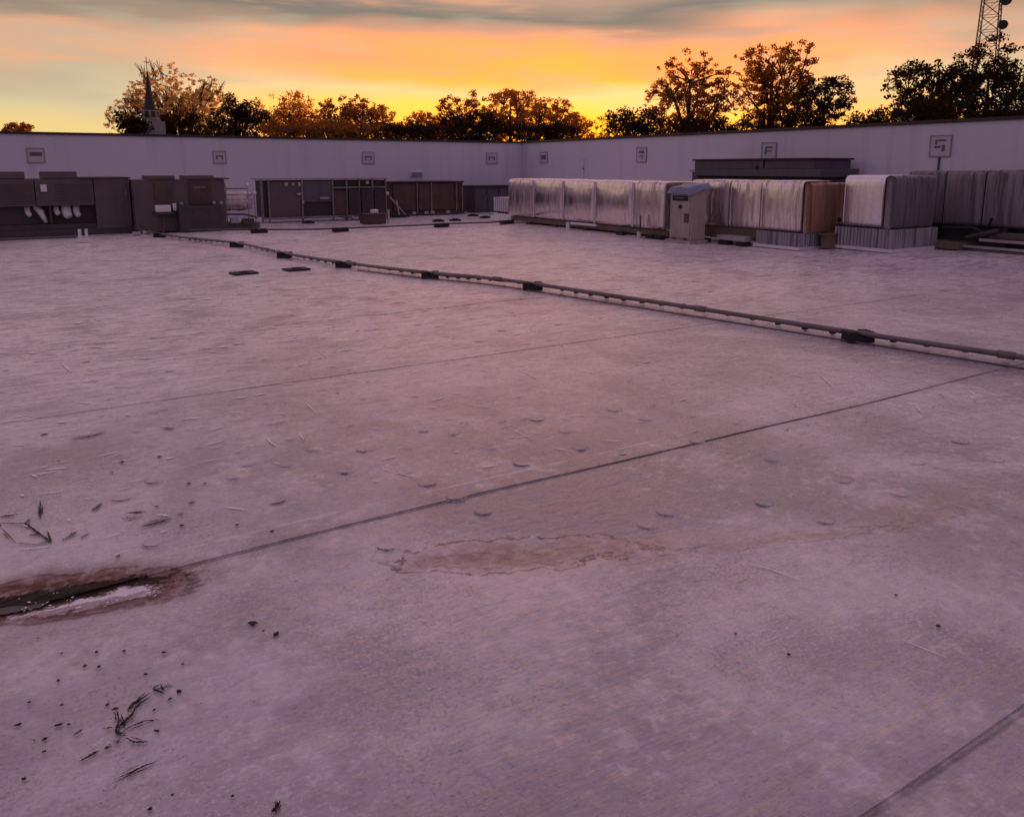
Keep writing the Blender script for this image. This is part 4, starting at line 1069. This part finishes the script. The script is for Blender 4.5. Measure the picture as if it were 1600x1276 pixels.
tree('low loose bush along the wall below the two golden brown trees', 400, 600, 190, 76, m='leaf_rust', seed=27, name='bush', cat='bush', cover=3.2, blob=6.5)

# ------------------------------------------------------------------ church spire
CD = 122.0
c = far(237, 205, CD); k = CD / FPX
tip = far(229, 112, CD).z; zb_ = far(235, 172, CD).z; zs = far(237, 187, CD).z; zq = far(237, 207, CD).z
t = thing('church', 'church with a thin dark spire and white belfry above the left wall', 'church', (c.x, c.y, GZ), None, R(12))
def loc(z): return z - GZ
def ring_tower(name, m, r, par=t, n=8):
    q = MB(); V = []; F = []
    for rr_, z in r:
        for i in range(n): V.append((rr_ * math.cos(2 * math.pi * (i + .5) / n), rr_ * math.sin(2 * math.pi * (i + .5) / n), z))
    for j in range(len(r) - 1):
        for i in range(n): F.append((j * n + i, j * n + (i + 1) % n, (j + 1) * n + (i + 1) % n, (j + 1) * n + i))
    F.append(tuple(range((len(r) - 1) * n, len(r) * n)))
    q.add(V, F); return q.build(name, m, par)
sp = ring_tower('spire', M['shingle'], [(8.5 * k, loc(zb_) - .05), (5.2 * k, loc(zb_) + 15 * k), (.5 * k, loc(tip))])
q = MB(); q.tube([(0, 0, loc(tip) - .1), (0, 0, loc(tip) + 20 * k)], .045, 6); q.box(-.35, .35, -.04, .04, loc(tip) + 12 * k, loc(tip) + 13 * k); q.build('cross', M['shingle'], sp)
be = ring_tower('belfry', M['churchw'], [(11.5 * k, loc(zs)), (11.5 * k, loc(zb_) - .06)], n=8)
for i in range(8):
    a = 2 * math.pi * i / 8; r_ = 11.5 * k * .93
    MB().add([(r_ * math.cos(a) + s * .28 * -math.sin(a), r_ * math.sin(a) + s * .28 * math.cos(a), loc(zs) + h) for s, h in ((-1, .25), (1, .25), (1, 1.05), (-1, 1.05))], [(0, 1, 2, 3)]).build('louvre', M['shingle'], be)
ring_tower('belfry_ledge', M['churchw'], [(14.5 * k, loc(zs) - .25), (14.5 * k, loc(zs) - .02)], n=4)
MB().box(-14 * k, 14 * k, -14 * k, 14 * k, loc(zq) - 1.5, loc(zs) - .26).build('clock_stage', M['churchw'], t)
MB().box(-18 * k, 18 * k, -18 * k, 18 * k, 0, loc(zq) - 1.5 - .01).build('tower', M['brick'], t)
MB().box(-5, 5, 2.0, 26, 0, 5.5).build('nave_wall', M['brick'], t)
q = MB(); q.add([(-5.4, 1.9, 5.52), (5.4, 1.9, 5.52), (5.4, 26.3, 5.52), (-5.4, 26.3, 5.52), (0, 1.9, 9.6), (0, 26.3, 9.6)], [(0, 1, 4), (2, 3, 5), (1, 2, 5, 4), (3, 0, 4, 5), (3, 2, 1, 0)]); q.build('roof', M['shingle'], t)

# ------------------------------------------------------------------ lattice tower
TD = 92.0
c = far(1544, 60, TD); k = TD / FPX
t = thing('lattice_tower', 'steel lattice radio tower with a round dish at the top right', 'tower', (c.x, c.y, GZ), None, R(20))
ztop = far(1544, -90, TD).z - GZ; zr = far(1544, 55, TD).z - GZ
def half(z): return max(6 * k, (14.0 * k) + (zr - z) * .035)
cn = [(-1, -1), (1, -1), (1, 1), (-1, 1)]
for sx, sy in cn:
    q = MB(); q.tube([(sx * half(z) * .8, sy * half(z) * .8, z) for z in (0, ztop * .5, ztop)], .055, 6); q.build('leg', M['tower'], t)
nl = 22
for i in range(nl):
    z0_, z1_ = ztop * i / nl, ztop * (i + 1) / nl
    q = MB()
    for j in range(4):
        a_, b_ = cn[j], cn[(j + 1) % 4]; h0, h1 = half(z0_) * .8, half(z1_) * .8
        q.tube([(a_[0] * h0, a_[1] * h0, z0_), (b_[0] * h1, b_[1] * h1, z1_)], .024, 4); q.tube([(b_[0] * h0, b_[1] * h0, z0_), (a_[0] * h1, a_[1] * h1, z1_)], .024, 4)
        q.tube([(a_[0] * h1, a_[1] * h1, z1_), (b_[0] * h1, b_[1] * h1, z1_)], .024, 4)
    q.build('brace_panel', M['tower'], t)
rm = Matrix.Rotation(-R(20), 3, 'Z')
for (px, py, r_) in ((1567, 39, 6.0), (1572, 0, 7.0)):
    p = far(px, py, TD) - Vector((c.x, c.y, GZ)); p = rm @ p; dd = rm @ Vector((-c.x, -c.y, 0)).normalized()
    q = MB(); q.tube([p - dd * .25, p, p + dd * .12], [r_ * k * .7, r_ * k, r_ * k * .97], 16); ds = q.build('dish', M['shingle'], t, False)
    q = MB(); q.tube([p - dd * .2, Vector((half(p.z) * .8 * (1 if p.x > 0 else -1), half(p.z) * .8 * (1 if p.y > 0 else -1), p.z))], .06, 6); q.build('dish_arm', M['tower'], ds)
